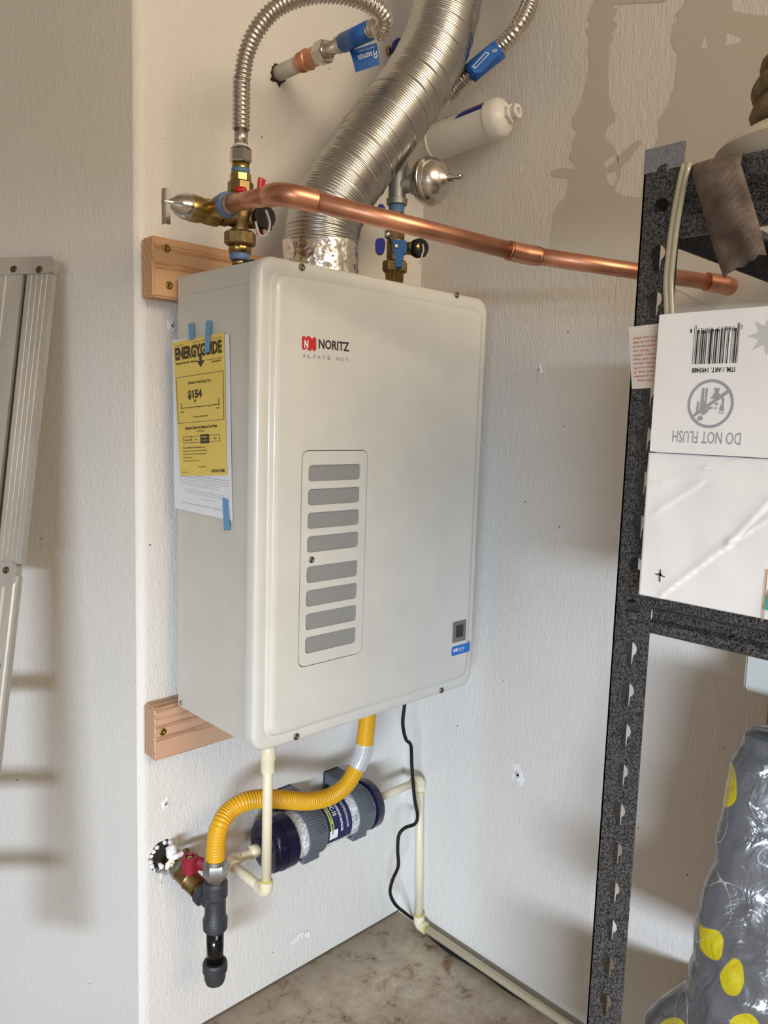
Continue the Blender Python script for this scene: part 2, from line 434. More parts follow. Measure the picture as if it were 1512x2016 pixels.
def glyphs(s, bold=0.0):
    key = (s, bold)
    if key not in _tx:
        c = bpy.data.curves.new('t', 'FONT'); c.body = s; c.resolution_u = 2; c.offset = bold
        o = bpy.data.objects.new('t', c); COL.objects.link(o)
        bpy.context.view_layer.update()
        me = o.to_mesh()
        vs = [(v.co.x, v.co.y) for v in me.vertices]; fs = [tuple(p.vertices) for p in me.polygons]
        o.to_mesh_clear(); bpy.data.objects.remove(o); bpy.data.curves.remove(c)
        x0 = min(v[0] for v in vs); x1 = max(v[0] for v in vs)
        _tx[key] = ([((v[0] - x0) / (x1 - x0), v[1] / 0.72) for v in vs], fs)
    return _tx[key]
def text(mb, s, fn, a, b, wd, ht, bold=0.0, off=0.0003):
    """flat print: left end a, baseline b, width wd, cap height ht in fn's own units"""
    vs, fs = glyphs(s, bold)
    mb.add([fn(a + v[0] * wd, b + v[1] * ht, off) for v in vs], fs, False)
def patch(mb, fn, pts, off=0.0003, grid=None):
    tr = tessellate_polygon([[Vector((p[0], p[1], 0)) for p in pts]])
    mb.add([fn(p[0], p[1], off) for p in pts], [tuple(t) for t in tr], False)
def rectp(mb, fn, a0, b0, a1, b1, off=0.0003, n=1):
    vs = []; fs = []
    for i in range(n + 1):
        a = a0 + (a1 - a0) * i / n
        vs += [fn(a, b0, off), fn(a, b1, off)]
    for i in range(n): fs.append((2 * i, 2 * i + 2, 2 * i + 3, 2 * i + 1))
    mb.add(vs, fs, False)
def bil(c):
    tl, tr, br, bl = [Vector(p) for p in c]
    nrm = (tr - tl).cross(tl - bl).normalized()
    def fn(a, b, d=0.0):
        return (bl * (1 - a) + br * a) * (1 - b) + (tl * (1 - a) + tr * a) * b + nrm * d
    return fn

# ================================================================ SETTING
XL = -0.626; RB = 0.02
def structure(name, mb, material, **k):
    o = build(name, mb, material, origin=(0, 0, 0), **k); o['kind'] = 'structure'; return o
structure('floor', boxm(MB(), (-9.5, -9, -0.1), (0.1, 3.3, 0)), 'concrete')
structure('wall_back', boxm(MB(), (XL + RB, 0, 0.004), (0.1, 0.1, 2.7)), 'wall')
wr = structure('wall_right', boxm(MB(), (0, -5, 0), (0.1, 0, 2.7)), 'wall')
WAZ = math.radians(35)                       # the left wall turns back from the heater wall
WD = Vector((-math.sin(WAZ), math.cos(WAZ), 0)); WN = Vector((-math.cos(WAZ), -math.sin(WAZ), 0))
def wall_prism(nm, pts, material):
    n = len(pts); mb = MB()
    mb.add([(p[0], p[1], 0.002) for p in pts] + [(p[0], p[1], 2.7) for p in pts], [(i, (i + 1) % n, n + (i + 1) % n, n + i) for i in range(n)] + [tuple(range(n)), tuple(range(n, 2 * n))], False)
    return structure(nm, mb, material)
BC_ = Vector((XL + RB, RB, 0))               # centre of the corner bead
W1 = BC_ + WN * RB
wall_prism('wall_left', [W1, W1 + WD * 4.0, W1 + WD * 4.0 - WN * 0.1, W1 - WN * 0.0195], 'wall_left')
structure('ceiling', boxm(MB(), (-5, -5.1, 2.7), (0.1, 3.1, 2.8)), 'ceiling')
# rounded corner bead between the left wall and the back wall
mb = MB(); vs = []; K = 10
for z in (0.002, 2.7):
    for k in range(K + 1):
        t = math.radians(180) + WAZ + (math.radians(90) - WAZ) * k / K
        vs.append((XL + RB + RB * math.cos(t), RB + RB * math.sin(t), z))
    vs.append((XL + RB, RB, z))
n = K + 2
fs = [(i, (i + 1) % n, n + (i + 1) % n, n + i) for i in range(n)] + [tuple(range(n)), tuple(range(n, 2 * n))]
mb.add(vs, fs, True)
structure('trim_1', mb, 'wall', sharp=40)
# the raised garage door hangs far behind the camera and cuts the sky light at shoulder height
mb = MB()
for k in range(5): boxm(mb, (-9.0, -3.62, 1.27 + 0.25 * k), (0, -3.58, 1.27 + 0.25 * k + 0.244), 0.006)
structure('door_1', mb, 'door')
# bare, never sprayed areas of the right wall (outline of what once stood there)
S = 2.739
def wp(x, y): 
    p = P(960 + x / S, y / S, x=0.0); return (p.y, p.z)
fnr = lambda a, b, d=0.0: Vector((-0.0004 - d, a, b))
left_ = [(590, -60), (578, 0), (540, 100), (556, 130), (530, 160), (550, 210), (543, 300), (552, 310), (545, 400), (500, 570), (455, 640), (460, 690), (485, 710), (455, 770), (462, 800), (438, 850), (470, 880), (482, 915),
         (400, 905), (340, 925), (350, 950), (440, 962), (425, 1060), (380, 1100), (352, 1180), (340, 1420)]
right_ = [(740, 1420), (740, 1058), (685, 1030), (700, 985), (722, 930), (708, 890), (705, 850), (680, 790), (630, 740), (640, 690), (690, 650), (690, 610), (665, 570), (650, 500), (655, 240), (680, 210), (668, 190), (700, 130), (675, 110), (704, 55), (670, 28), (700, 22), (960, 10), (1000, -60)]
east_ = [(740, 1420), (740, 1058), (838, 1066), (850, 870), (905, 790), (928, 712), (920, 650), (975, 570), (1010, 470), (1030, 290), (1005, 260), (990, 200), (1005, 130), (1030, 95), (1015, 75), (1065, 20), (1075, -60), (1318, -60), (1325, 60), (1440, 82), (1512, 85), (1900, 90), (1900, 1700), (1700, 1900)]
arm_ = [(700, 850), (800, 758), (832, 758), (830, 775), (745, 880), (718, 905), (707, 890)]
for sh in (left_ + right_, east_, arm_):
    mb = MB(); patch(mb, fnr, [wp(*p) for p in sh]); build('bare_patch', mb, 'bare', parent=wr)
for tri in ([(1172, 200), (1150, 262), (1188, 262)], [(1290, 182), (1320, 186), (1380, 218), (1330, 240), (1280, 246)], [(625, 882), (660, 850), (688, 836), (692, 868), (640, 905)], [(640, 942), (690, 925), (702, 960), (680, 1005), (650, 985)]):
    mb = MB(); patch(mb, fnr, [wp(*p) for p in tri], 0.0004); build('paint_fleck', mb, 'wall', parent=wr)

# ================================================================ WATER HEATER
HX0, HX1, HZ0, HZ1, HYB, HYJ = -0.578, -0.113, 0.636, 1.312, -0.045, -0.250
t = thing('water_heater', 'ivory wall mounted tankless water heater with louvred front hanging in the corner', 'water heater', (-0.345, -0.16, HZ0))
heater = t
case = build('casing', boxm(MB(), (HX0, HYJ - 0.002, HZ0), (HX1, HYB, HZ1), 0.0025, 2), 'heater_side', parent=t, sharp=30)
# top-edge seam of the casing and its lap
mb = MB()
boxm(mb, (HX0 - 0.0012, -0.243, HZ1 - 0.029), (HX0, -0.075, HZ1 - 0.002), 0.0005, 1)
build('top_flange', mb, 'heater_side', parent=t)
# cover flange + raised panel with a real opening for the grille
cx0, cx1, cz0, cz1 = HX0 - 0.006, HX1 + 0.006, HZ0 - 0.006, HZ1 + 0.006
FY = -0.277
mb = MB(); rings = [(0.0, -0.248, 0.026), (0.0, -0.262, 0.026), (0.0022, -0.2665, 0.024), (0.006, -0.268, 0.021), (0.0185, -0.268, 0.014), (0.0195, -0.2672, 0.0155), (0.0215, -0.2690, 0.0165), (0.0228, -0.2745, 0.0175), (0.0250, -0.2764, 0.0185), (0.031, FY, 0.018)]
vs = []; fs = []; loops = []
for ins, y, r in rings:
    lp = rrect(cx0 + ins, cz0 + ins, cx1 - ins, cz1 - ins, max(r, 0.004), 7); loops.append(lp)
    vs += [(a, y, b) for a, b in lp]
k = len(loops[0])
for i in range(len(rings) - 1):
    for j in range(k): fs.append((i * k + j, i * k + (j + 1) % k, (i + 1) * k + (j + 1) % k, (i + 1) * k + j))
mb.add(vs, fs, True)
g0 = P(589.5, 1303, y=FY); g1 = P(720, 896.5, y=FY)
gx0, gx1 = P(592, 1100, y=FY).x, P(717, 1100, y=FY).x; print('gx', gx0, gx1); gz0, gz1 = 0.7465, 1.0595
fnh = lambda a, b, d=0.0: Vector((a, FY - d, b))
hole = rrect(gx0 - 0.0016, gz0 - 0.0012, gx1 + 0.0018, gz1 + 0.0012, 0.012, 6)
plate(mb, [loops[-1], hole], 0.0, -0.003, fnh)
cover = build('front_cover', mb, 'heater', parent=t, sharp=50)
mb = MB(); plate(mb, [rrect(gx0 - 0.006, gz0 - 0.006, gx1 + 0.006, gz1 + 0.006, 0.012)], -0.012, -0.010, fnh)
build('recess_backing', mb, 'hole', parent=t)
# grille panel with eight slots
mb = MB(); slots = []
rows = []
for (a, b) in ((135, 258), (315, 438), (492, 613), (668, 790), (893, 1017), (1070, 1192), (1243, 1366), (1417, 1540)):
    za = P(560 + 163 / 3.78, 880 + a / 3.78, y=FY).z; zb = P(560 + 163 / 3.78, 880 + b / 3.78, y=FY).z
    rows.append((zb, za))
sx0 = P(604, 1100, y=FY).x; sx1 = P(705.5, 1100, y=FY).x
holes = [rrect(sx0, zb, sx1, za, 0.0055, 5) for zb, za in rows]
plate(mb, [rrect(gx0, gz0, gx1, gz1, 0.0105, 6)] + holes, 0.0002, -0.0025, fnh)
gp = build('grille_panel', mb, 'heater', parent=t)
for zb, za in rows:
    mb = MB(); plate(mb, [rrect(sx0 - 0.001, zb - 0.001, sx1 + 0.001, za + 0.001, 0.004, 3)], -0.0030, -0.0038, fnh)
    build('mesh_screen', mb, 'perf', parent=gp)
def screw(px, py, y, parent, r=0.0052, matn='screw'):
    p = P(px, py, y=y); mb = MB()
    lathe(mb, p, (0, -1, 0), [(0, r), (0.001, r), (0.0022, r * 0.8), (0.0024, r * 0.35), (0.0016, r * 0.3)], 16)
    return build('screw', mb, matn, parent=parent)
screw(594, 526, -0.268, t); screw(899, 581, -0.268, t); screw(583, 1450, -0.268, t); screw(869, 1359, -0.268, t)
screw(613, 1102, FY, gp, 0.0048)
mb = MB(); lathe(mb, P(357, 1383, x=HX0), (-1, 0, 0), [(0, 0.004), (0.002, 0.0035), (0.003, 0.001)], 14); build('side_screw', mb, 'chrome', parent=t)
# badge
mb = MB(); c = P(603.5, 674, y=FY); 
for cxp in (602.5, 614):
    for dx in (-4.4, 4.4):
        for dz in (-4.5, 0, 4.5):
            c = P(cxp + dx, 675 + dz * 1.6 + (cxp - 602) * 0.2, y=FY)
            patch(mb, fnh, [(c.x + 0.0036 * math.cos(a * math.pi / 6), c.z + 0.0046 * math.sin(a * math.pi / 6)) for a in range(12)], 0.0004 + 0.00001 * (dx + 4.4 + dz) + 0.0001 * (cxp > 610))
    c = P(cxp, 675 + (cxp - 602) * 0.2, y=FY)
    patch(mb, fnh, [(c.x - 0.0044, c.z - 0.007), (c.x + 0.0044, c.z - 0.007), (c.x + 0.0044, c.z + 0.007), (c.x - 0.0044, c.z + 0.007)], 0.0006 if cxp > 610 else 0.00055)
build('emblem', mb, 'logo_red', parent=t)
mb = MB(); a = P(598.5, 684, y=FY); text(mb, 'N', fnh, a.x, a.z, 0.0068, 0.0105, 0.03, 0.0009)
build('emblem_letter', mb, 'ink_white', parent=t)
mb = MB(); a = P(627, 684.5, y=FY); b = P(687, 692, y=FY); text(mb, 'NORITZ', fnh, a.x, (a.z + b.z) / 2, b.x - a.x, 0.0125, 0.03)
build('brand_lettering', mb, 'ink', parent=t)
mb = MB(); a = P(596, 704, y=FY); b = P(687, 710, y=FY)
wch = 'ALWAYS HOT'; wd = (b.x - a.x) / 9.7
for i, ch in enumerate(wch):
    if ch != ' ': text(mb, ch, fnh, a.x + i * wd, (a.z + b.z) / 2 - 0.0007, wd * 0.6, 0.0056, 0.0)
build('tagline_lettering', mb, 'sticker_grey', parent=t)
# rating plate and blue certification sticker
mb = MB(); a = P(890, 1266.5, y=FY); b = P(918, 1220.5, y=FY); zc = (P(904, 1222, y=FY).z, P(904, 1263, y=FY).z)
patch(mb, fnh, rrect(a.x, zc[1], b.x, zc[0], 0.0015, 3)); build('grey_sticker', mb, 'sticker_grey', parent=t)
mb = MB(); dx = (b.x - a.x); dz = zc[0] - zc[1]
patch(mb, fnh, rrect(a.x + dx * .24, zc[1] + dz * .22, b.x - dx * .22, zc[0] - dz * .2, 0.0005, 2), 0.0006); build('dark_window', mb, 'sticker_dark', parent=t)
mb = MB(); a = P(889, 1281, y=FY); b = P(925, 1272, y=FY); z0, z1 = P(907, 1287, y=FY).z, P(907, 1269, y=FY).z
patch(mb, fnh, rrect(a.x, z0, b.x, z1, 0.003, 3)); build('blue_sticker', mb, 'sticker_blue', parent=t)
mb = MB(); text(mb, 'AHRI', fnh, a.x + 0.0035, z0 + (z1 - z0) * .42, 0.012, 0.0052, 0.06, 0.0006)
text(mb, 'CERTIFIED', fnh, a.x + 0.0170, z0 + (z1 - z0) * .45, 0.017, 0.0040, 0.0, 0.0006)
text(mb, 'www.ahridirectory.org', fnh, a.x + 0.0170, z0 + (z1 - z0) * .28, 0.015, 0.0018, 0.0, 0.0006)
build('sticker_lettering', mb, 'ink_white', parent=t)
# bottom hardware: drain nipple bracket and hanging bracket behind the heater
mb = MB(); boxm(mb, (-0.52, -0.0395, HZ1 - 0.06), (-0.16, -0.045, HZ1 - 0.012), 0.001, 1); build('wall_bracket', mb, 'zinc', parent=t); mb = MB(); boxm(mb, (-0.52, -0.0395, HZ0 - 0.0), (-0.16, -0.045, HZ0 + 0.045), 0.001, 1)
build('wall_bracket', mb, 'zinc', parent=t)
mb = MB(); boxm(mb, (-0.553, -0.235, HZ0 - 0.012), (-0.535, -0.205, HZ0), 0.001, 1); build('drain_tab', mb, 'zinc', parent=t)
p = P(723, 1412, y=-0.15)
mb = MB(); lathe(mb, (p.x, -0.15, HZ0), (0, 0, -1), [(0, 0.021), (0.012, 0.021), (0.012, 0.0175), (0.05, 0.0175)], 20); build('gas_inlet', mb, 'zinc', parent=t)
gasx = p.x

mb = MB(); c = P(497, 524, y=-0.20); c.z = HZ1
for k in range(5): lathe(mb, (c.x - 0.012 + k * 0.006, -0.20 + 0.003 * (k % 2), HZ1 - 0.001), (0, 0, 1), [(0, 0.006), (0.005 + 0.002 * (k % 3), 0.006), (0.008 + 0.002 * (k % 3), 0.003)], 10)
build('cable_gland', mb, 'black_rubber', parent=t)

# ---------------------------------------------------------------- papers on the heater's side
SX = HX0 - 0.0006
def sx(px, py, d=0.0): return P(px, py, x=SX - d)
def paper(name, corners, material, d, label, cat, wave=0.0):
    c = [sx(*k, d) for k in corners]; f0 = bil(c)
    def fn(a, b, dd=0.0): return f0(a, b, dd + wave * (math.sin(a * 5 + b * 2) * 0.5 + math.sin(b * 7 - a)))
    mb = MB(); n = 10; vs = []; fs = []
    for j in range(n + 1):
        for i in range(n + 1): vs.append(fn(i / n, j / n))
    for j in range(n):
        for i in range(n): fs.append((j * (n + 1) + i, j * (n + 1) + i + 1, (j + 1) * (n + 1) + i + 1, (j + 1) * (n + 1) + i))
    mb.add(vs, fs, True)
    o = build(name, mb, material, recalc=False)
    return tag(o, label, cat), fn
wh, fw = paper('instruction_sheet', [(339.5, 669.5), (451, 657), (458, 1026), (344, 1000)], 'white_paper', 0.0018, 'white printed sheet hanging behind the yellow energy label on the heater side', 'paper', 0.0004)
mb = MB()
lines = ['Read this entire page before operating the appliance again and keep it near', 'a clear floor area. Do not leave any cover open while the unit is running.', 'Do not use this appliance if any part has been under water. Call a qualified', 'service technician to inspect the unit and to replace any part that is wet.', 'However, if the burner does not light at first, shut the gas off and wait.']
for i, s in enumerate(lines): text(mb, s, fw, 0.10, 0.212 - i * 0.0145 + 0.0, 0.86 if i < 3 else 0.7, 0.0062, 0.012 if i < 2 else 0)
text(mb, 'Please read the back of this page for additional information', fw, 0.22, 0.118, 0.66, 0.0055)
for i in range(30):
    text(mb, random.choice(['the unit', 'if gas', 'to drain', 'valve', 'water']), fw, 0.945, 0.90 - i * 0.021, 0.04, 0.005)
rectp(mb, fw, 0.2, 0.108, 0.9, 0.1095, n=4); rectp(mb, fw, 0.2, 0.130, 0.9, 0.1315, n=4)
text(mb, 'See Page One', fw, 0.5, 0.084, 0.22, 0.007)
text(mb, 'CUSTOMER - LEAVE THIS SHEET WITH THE UNIT', fw, 0.86, 0.052, -0.72, -0.009)
build('fine_print', mb, 'ink_grey', parent=wh, recalc=False)
ye, fy = paper('energy_label', [(340, 674.5), (441, 654), (447, 935.5), (355.5, 937.5)], 'yellow_paper', 0.0034, 'yellow energy guide label with large black lettering on the heater side', 'label', 0.0004)
mb = MB()
def yt(s, a, b, wd, ht, bold=0.0): text(mb, s, fy, a, b, wd, ht, bold, 0.0005)
yt('ENERGYGUIDE', 0.045, 0.868, 0.91, 0.085, 0.05)
yt('U.S. Government', 0.05, 0.965, 0.17, 0.010); yt('Federal law prohibits removal of this label before consumer purchase.', 0.42, 0.968, 0.53, 0.0085)
patch(mb, fy, [(0.525, 0.885), (0.57, 0.885), (0.57, 0.83), (0.63, 0.835), (0.548, 0.785), (0.47, 0.835), (0.525, 0.83)], 0.0006)
yt('Instantaneous Water Heater - Natural Gas', 0.045, 0.83, 0.43, 0.016, 0.03)
yt('Noritz America Corporation', 0.68, 0.825, 0.27, 0.011); yt('Model NRCR92DV', 0.76, 0.805, 0.18, 0.012, 0.03)
def line(a0, b0, a1, b1, wdt=0.004):
    d = Vector((a1 - a0, (b1 - b0) * 2.5, 0)); n = Vector((-d.y, d.x, 0)).normalized() * wdt; n.y /= 2.5
    patch(mb, fy, [(a0 - n.x, b0 - n.y), (a1 - n.x, b1 - n.y), (a1 + n.x, b1 + n.y), (a0 + n.x, b0 + n.y)], 0.0005)
line(0.03, 0.735, 0.97, 0.735); line(0.03, 0.395, 0.97, 0.395); line(0.03, 0.395, 0.03, 0.735); line(0.97, 0.395, 0.97, 0.735)
yt('Estimated Yearly Energy Cost', 0.28, 0.675, 0.45, 0.021, 0.02)
yt('$154', 0.26, 0.573, 0.29, 0.055, 0.05)
patch(mb, fy, [(0.385, 0.558), (0.43, 0.558), (0.408, 0.532)], 0.0006)
line(0.11, 0.505, 0.88, 0.505, 0.006)
for a in (0.11, 0.88): line(a, 0.50, a, 0.545, 0.006)
for a in (0.30, 0.49, 0.68): line(a, 0.493, a, 0.505)
yt('$144', 0.10, 0.47, 0.06, 0.012, .03); yt('$170', 0.83, 0.475, 0.06, 0.012, .03)
yt('Cost Range of Similar Models', 0.36, 0.428, 0.30, 0.012, .02)
yt('Maximum Gallons Per Minute of Hot Water', 0.18, 0.345, 0.66, 0.021, 0.03); yt('(GPM Rating)', 0.42, 0.32, 0.16, 0.014)
line(0.12, 0.29, 0.88, 0.29); line(0.12, 0.245, 0.88, 0.245)
for a in (0.12, 0.31, 0.88): line(a, 0.245, a, 0.29)
rectp(mb, fy, 0.49, 0.235, 0.67, 0.30, 0.0005)
yt('very small', 0.15, 0.262, 0.13, 0.012, .03); yt('low', 0.38, 0.262, 0.05, 0.012, .03); yt('high', 0.76, 0.262, 0.06, 0.012, .03)
for i, (s, wd) in enumerate((('Your cost will depend on your utility rates and use.', .48), ('Cost range based only on tankless gas-fired models with high GPM rating.', .52), ('Estimated energy cost is based on a national average natural gas cost', .5), ('of $1.09 per therm.', .2), ('Estimated yearly energy use: 141 therms.', .38))):
    yt(s, 0.1, 0.205 - i * 0.024, wd, 0.011, 0.03 if i == 0 else 0.01)
yt('ftc.gov/energy', 0.43, 0.062, 0.15, 0.013)
for i in range(22): 
    wdt = random.choice((0.004, 0.008)); rectp(mb, fy, 0.68 + i * 0.0125, 0.022, 0.68 + i * 0.0125 + wdt, 0.045, 0.0005)
yt('PART 123456', 0.04, 0.025, 0.12, 0.008)
build('label_print', mb, 'ink_brown', parent=ye, recalc=False)
mb = MB(); text(mb, 'medium', fy, 0.515, 0.277, 0.12, 0.011, 0.03, 0.0009); text(mb, '3-4 GPM', fy, 0.53, 0.252, 0.1, 0.010, 0.0, 0.0009)
build('reversed_print', mb, 'yellow_paper', parent=ye, recalc=False)
def tapestrip(corners, d, label):
    c = [sx(*k, d) for k in corners]; f = bil(c); mb = MB()
    plate(mb, [[(0, 0), (1, 0), (1, 1), (0, 1)]], 0.0, 0.0003, f)
    return tag(build('tape_strip', mb, 'painter_tape'), label, 'tape', 'blue tape strips on the heater side')
tapestrip([(371, 637), (380.5, 636), (382, 668), (372.5, 670)], 0.0046, 'shorter blue tape strip at the upper left of the yellow label')
tapestrip([(405.5, 631.5), (416, 631), (412, 693), (402.5, 696)], 0.0046, 'blue tape strip crossing the yellow label between its bold letters')
tapestrip([(438, 980), (448.5, 983), (453, 1044), (441, 1045)], 0.0034, 'blue tape strip holding the bottom corner of the white sheet')

# ================================================================ WOOD BLOCKS
def block(name, z0, z1, x1, material, label, screws, skew):
    t = thing(name, label, 'board', (-0.33, -0.019, z0), 'mounting boards behind the heater')
    mb = MB(); bm_r = 0.005
    boxm(mb, (-0.6145, -0.038, z0), (x1, -0.0002, z1), 0.003, 3)
    o = build('plank', mb, material, parent=t, sharp=30)
    for px, py in screws:
        p = P(px, py, y=-0.038); m2 = MB()
        lathe(m2, p, (0, -1, 0), [(0, 0.0062), (0.0006, 0.006), (0.0012, 0.0045), (0.0013, 0.002), (0.0006, 0.0018)], 16)
        build('screw', m2, 'wood_screw', parent=t)
    return t
block('mounting_board', 1.279, 1.368, -0.012, 'pine_up', 'upper pine mounting board with two screws behind the top of the heater', [(328, 489), (333, 562)], 0)
block('mounting_board', 0.549, 0.637, -0.012, 'pine_low', 'lower pine mounting board with one screw below the left of the heater', [(321, 1441)], 0)

# ================================================================ VENT DUCT
DR = 0.0575
t = thing('vent_duct', 'large flexible ribbed aluminium exhaust duct rising from the heater top', 'duct', (-0.39, -0.16, HZ1))
def PD(px, py, y): return P(px, py, y=y)
dpts = [Vector((-0.3935, -0.16, 1.352)), PD(638, 440, -0.16), PD(664, 380, -0.162), PD(712, 312, -0.165), PD(766, 240, -0.165), PD(820, 165, -0.165), PD(858, 90, -0.165), PD(880, 10, -0.165), PD(890, -80, -0.165), PD(894, -260, -0.165)]
path = catmull(dpts, 0.00115)
def dr(s, tot):
    r = DR * (1 + 0.014 * math.cos(2 * math.pi * s / 0.0046))
    ph = (s % 0.0205) / 0.0205
    if ph < 0.10: r += 0.0011
    return r
mb = MB(); sweep(mb, path, dr, 44, cap=False)
build('ribbed_tube', mb, 'alu_duct', parent=t)
mb = MB()
a, u, v = frame((0, 0, 1)); vs = []; fs = []; nn = 64; hh = 14
for j in range(hh + 1):
    for k in range(nn):
        th = 2 * math.pi * k / nn; z = HZ1 + j * 0.062 / hh
        r = DR + 0.002 + 0.0016 * noise.noise(Vector((math.cos(th) * 7, math.sin(th) * 7, z * 60)))
        vs.append((-0.3935 + r * math.cos(th), -0.16 + r * math.sin(th), z + (0.003 * math.sin(th * 3) if j == hh else 0)))
for j in range(hh):
    for k in range(nn): fs.append((j * nn + k, j * nn + (k + 1) % nn, (j + 1) * nn + (k + 1) % nn, (j + 1) * nn + k))
mb.add(vs, fs); build('foil_tape', mb, 'foil', parent=t)
mb = MB(); lathe(mb, (-0.3935, -0.16, HZ1), (0, 0, 1), [(0, 0.066), (0.004, 0.066), (0.004, 0.0585)], 40); build('collar', mb, 'zinc', parent=t)

# ================================================================ HOT SIDE VALVES
AX, AY = -0.5455, -0.165
def zat(py, px=473): return P(px, py, y=AY).z
def rr(hp, tt=1.107): return hp * tt / FPX
t = thing('hot_isolation_valve', 'brass service valve with red lever and black cap above the heater left corner', 'valve', (AX, AY, HZ1))
O = Vector((AX, AY, 0)); Z = (0, 0, 1)
mb = MB(); lathe(mb, O, Z, [(HZ1 - 0.002, rr(13)), (zat(525), rr(13)), (zat(525), rr(15)), (zat(512), rr(16))], 24); build('inlet_nipple', mb, 'brass', parent=t)
mb = MB(); lathe(mb, O, Z, [(zat(513), rr(19)), (zat(511), rr(20)), (zat(501), rr(20)), (zat(498), rr(18))], 24); build('sealant_tape', mb, 'blue_tape_dope', parent=t)
mb = MB(); lathe(mb, O, Z, [(zat(500), rr(21)), (zat(484), rr(22)), (zat(482), rr(19))], 48, flute=lambda a: 1 + 0.035 * math.cos(12 * a)); build('union_tail', mb, 'brass', parent=t)
mb = MB(); hexn(mb, O, Z, zat(484), zat(457), rr(31), 8, phase=0.4); build('union_nut', mb, 'brass_cast', parent=t, sharp=30)
mb = MB(); lathe(mb, O, Z, [(zat(460), rr(17)), (zat(447), rr(17)), (zat(440), rr(22)), (zat(428), rr(25)), (zat(398), rr(25)), (zat(385), rr(22)), (zat(372), rr(23)), (zat(360), rr(22))], 28)
hexn(mb, O, Z, zat(382), zat(358), rr(25), 8, phase=0.2)
boss = Vector((0.86, -0.50, 0.05)).normalized(); BC = Vector((AX, AY, zat(432)))
lathe(mb, BC, boss, [(0, rr(17)), (0.036, rr(17)), (0.036, rr(19)), (0.044, rr(19))], 24)
lathe(mb, BC, (-1, 0, 0), [(0, rr(17)), (0.022, rr(17)), (0.024, rr(20)), (0.034, rr(20))], 24)
build('valve_body', mb, 'brass_cast', parent=t, sharp=40)
mb = MB(); hexn(mb, O, Z, zat(361), zat(342), rr(21), 8); build('top_hex', mb, 'brass', parent=t, sharp=30)
capc = P(521, 427, t=dep(BC) - 0.012)
mb = MB(); capax = Vector((-0.25, -0.95, -0.05)).normalized()
lathe(mb, capc - capax * 0.012, capax, [(0, rr(19)), (0.003, rr(22)), (0.012, rr(22.5)), (0.0145, rr(21)), (0.0145, rr(14)), (0.013, rr(6))], 30); cp = build('drain_cap', mb, 'black_rubber', parent=t, sharp=40)
def ploop(pts, tt): return [P(px, py, t=tt) for px, py in pts]
mb = MB(); sweep(mb, catmull(ploop([(523, 414), (527, 424), (531, 440), (528, 455), (519, 465), (510, 461), (506, 448), (503, 436)], dep(capc) - 0.016), 0.003), 0.0014, 8, flat=(1.4, 0.6)); build('cap_strap', mb, 'strap_grey', parent=t)
mb = MB(); sweep(mb, catmull(ploop([(516, 352), (514, 365), (512, 400), (511, 440), (512, 462)], dep(BC) + 0.02), 0.004), lambda s, T: 0.0062, 14, flat=(1.0, 0.5)); build('red_lever', mb, 'red', parent=t, sharp=60)
mb = MB(); sweep(mb, catmull(ploop([(464, 376), (472, 373), (483, 376)], dep(BC) - 0.026), 0.004), 0.0048, 12); build('red_indicator', mb, 'red', parent=t)

# ---- relief valve on the left of the hot valve
t = thing('pressure_relief_valve', 'brass pressure relief valve with chrome bonnet and test lever at left', 'valve', (AX - 0.05, AY, zat(425)))
RC = Vector((AX - 0.034, AY, BC.z))
mb = MB(); lathe(mb, RC, (-1, 0, 0), [(0, rr(18)), (0.004, rr(24)), (0.022, rr(24)), (0.026, rr(22)), (0.032, rr(24)), (0.044, rr(25)), (0.049, rr(23))], 28)
outl = Vector((RC.x - 0.016, AY, RC.z + 0.002))
lathe(mb, outl, (0, -1, 0), [(0, rr(18)), (0.026, rr(18)), (0.028, rr(21)), (0.040, rr(21))], 28)
build('relief_body', mb, 'brass', parent=t, sharp=40)
mb = MB(); lathe(mb, outl, (0, -1, 0), [(0.038, rr(20)), (0.041, rr(23)), (0.049, rr(23)), (0.051, rr(20))], 28); build('sealant_tape', mb, 'blue_tape_dope', parent=t)
mb = MB(); lathe(mb, RC, (-1, 0, 0), [(0.049, rr(24)), (0.054, rr(24)), (0.066, rr(18)), (0.072, rr(11)), (0.080, rr(7)), (0.086, rr(6))], 28); build('bonnet', mb, 'chrome', parent=t, sharp=50)
lx = RC.x - 0.084
mb = MB(); boxm(mb, (lx - 0.0016, AY - 0.0045, RC.z - 0.029), (lx + 0.0, AY + 0.0045, RC.z + 0.017), 0.0007, 2); boxm(mb, (lx, AY - 0.0045, RC.z - 0.029), (lx + 0.007, AY - 0.0033, RC.z + 0.017), 0.0005, 1)
build('test_lever', mb, 'chrome', parent=t)

# ================================================================ COPPER DISCHARGE PIPE
CO = outl + Vector((0, -0.050, 0))
E0 = P(548, 382, t=0.885); 
E1 = P(578, 382, t=0.895)
cpl = P(1030, 500, t=1.03); CW = P(1425, 560, x=-0.026); CEND = Vector((0.0, CW.y + 0.0, CW.z))
t = thing('copper_pipe', 'long copper discharge pipe crossing in front of the duct to the right wall', 'pipe', CO)
RP = 0.0111
knee = P(556, 380, t=0.882)
d1 = (knee - CO).normalized(); d2 = (cpl - knee).normalized(); d3 = (CW - cpl).normalized()
def arc(c, da, db, R, n=10):
    """fillet of the corner c between incoming da and outgoing db"""
    ang = da.angle(db); L = R * math.tan(ang / 2); a = c - da * L; b = c + db * L
    out = []
    nrm = (db - da * db.dot(da)).normalized(); cen = a + nrm * R
    ax = da.cross(db).normalized()
    for k in range(n + 1):
        q = Matrix.Rotation(ang * k / n, 3, ax); out.append(cen + q @ (a - cen))
    return out
el = arc(knee, d1, d2, 0.024)
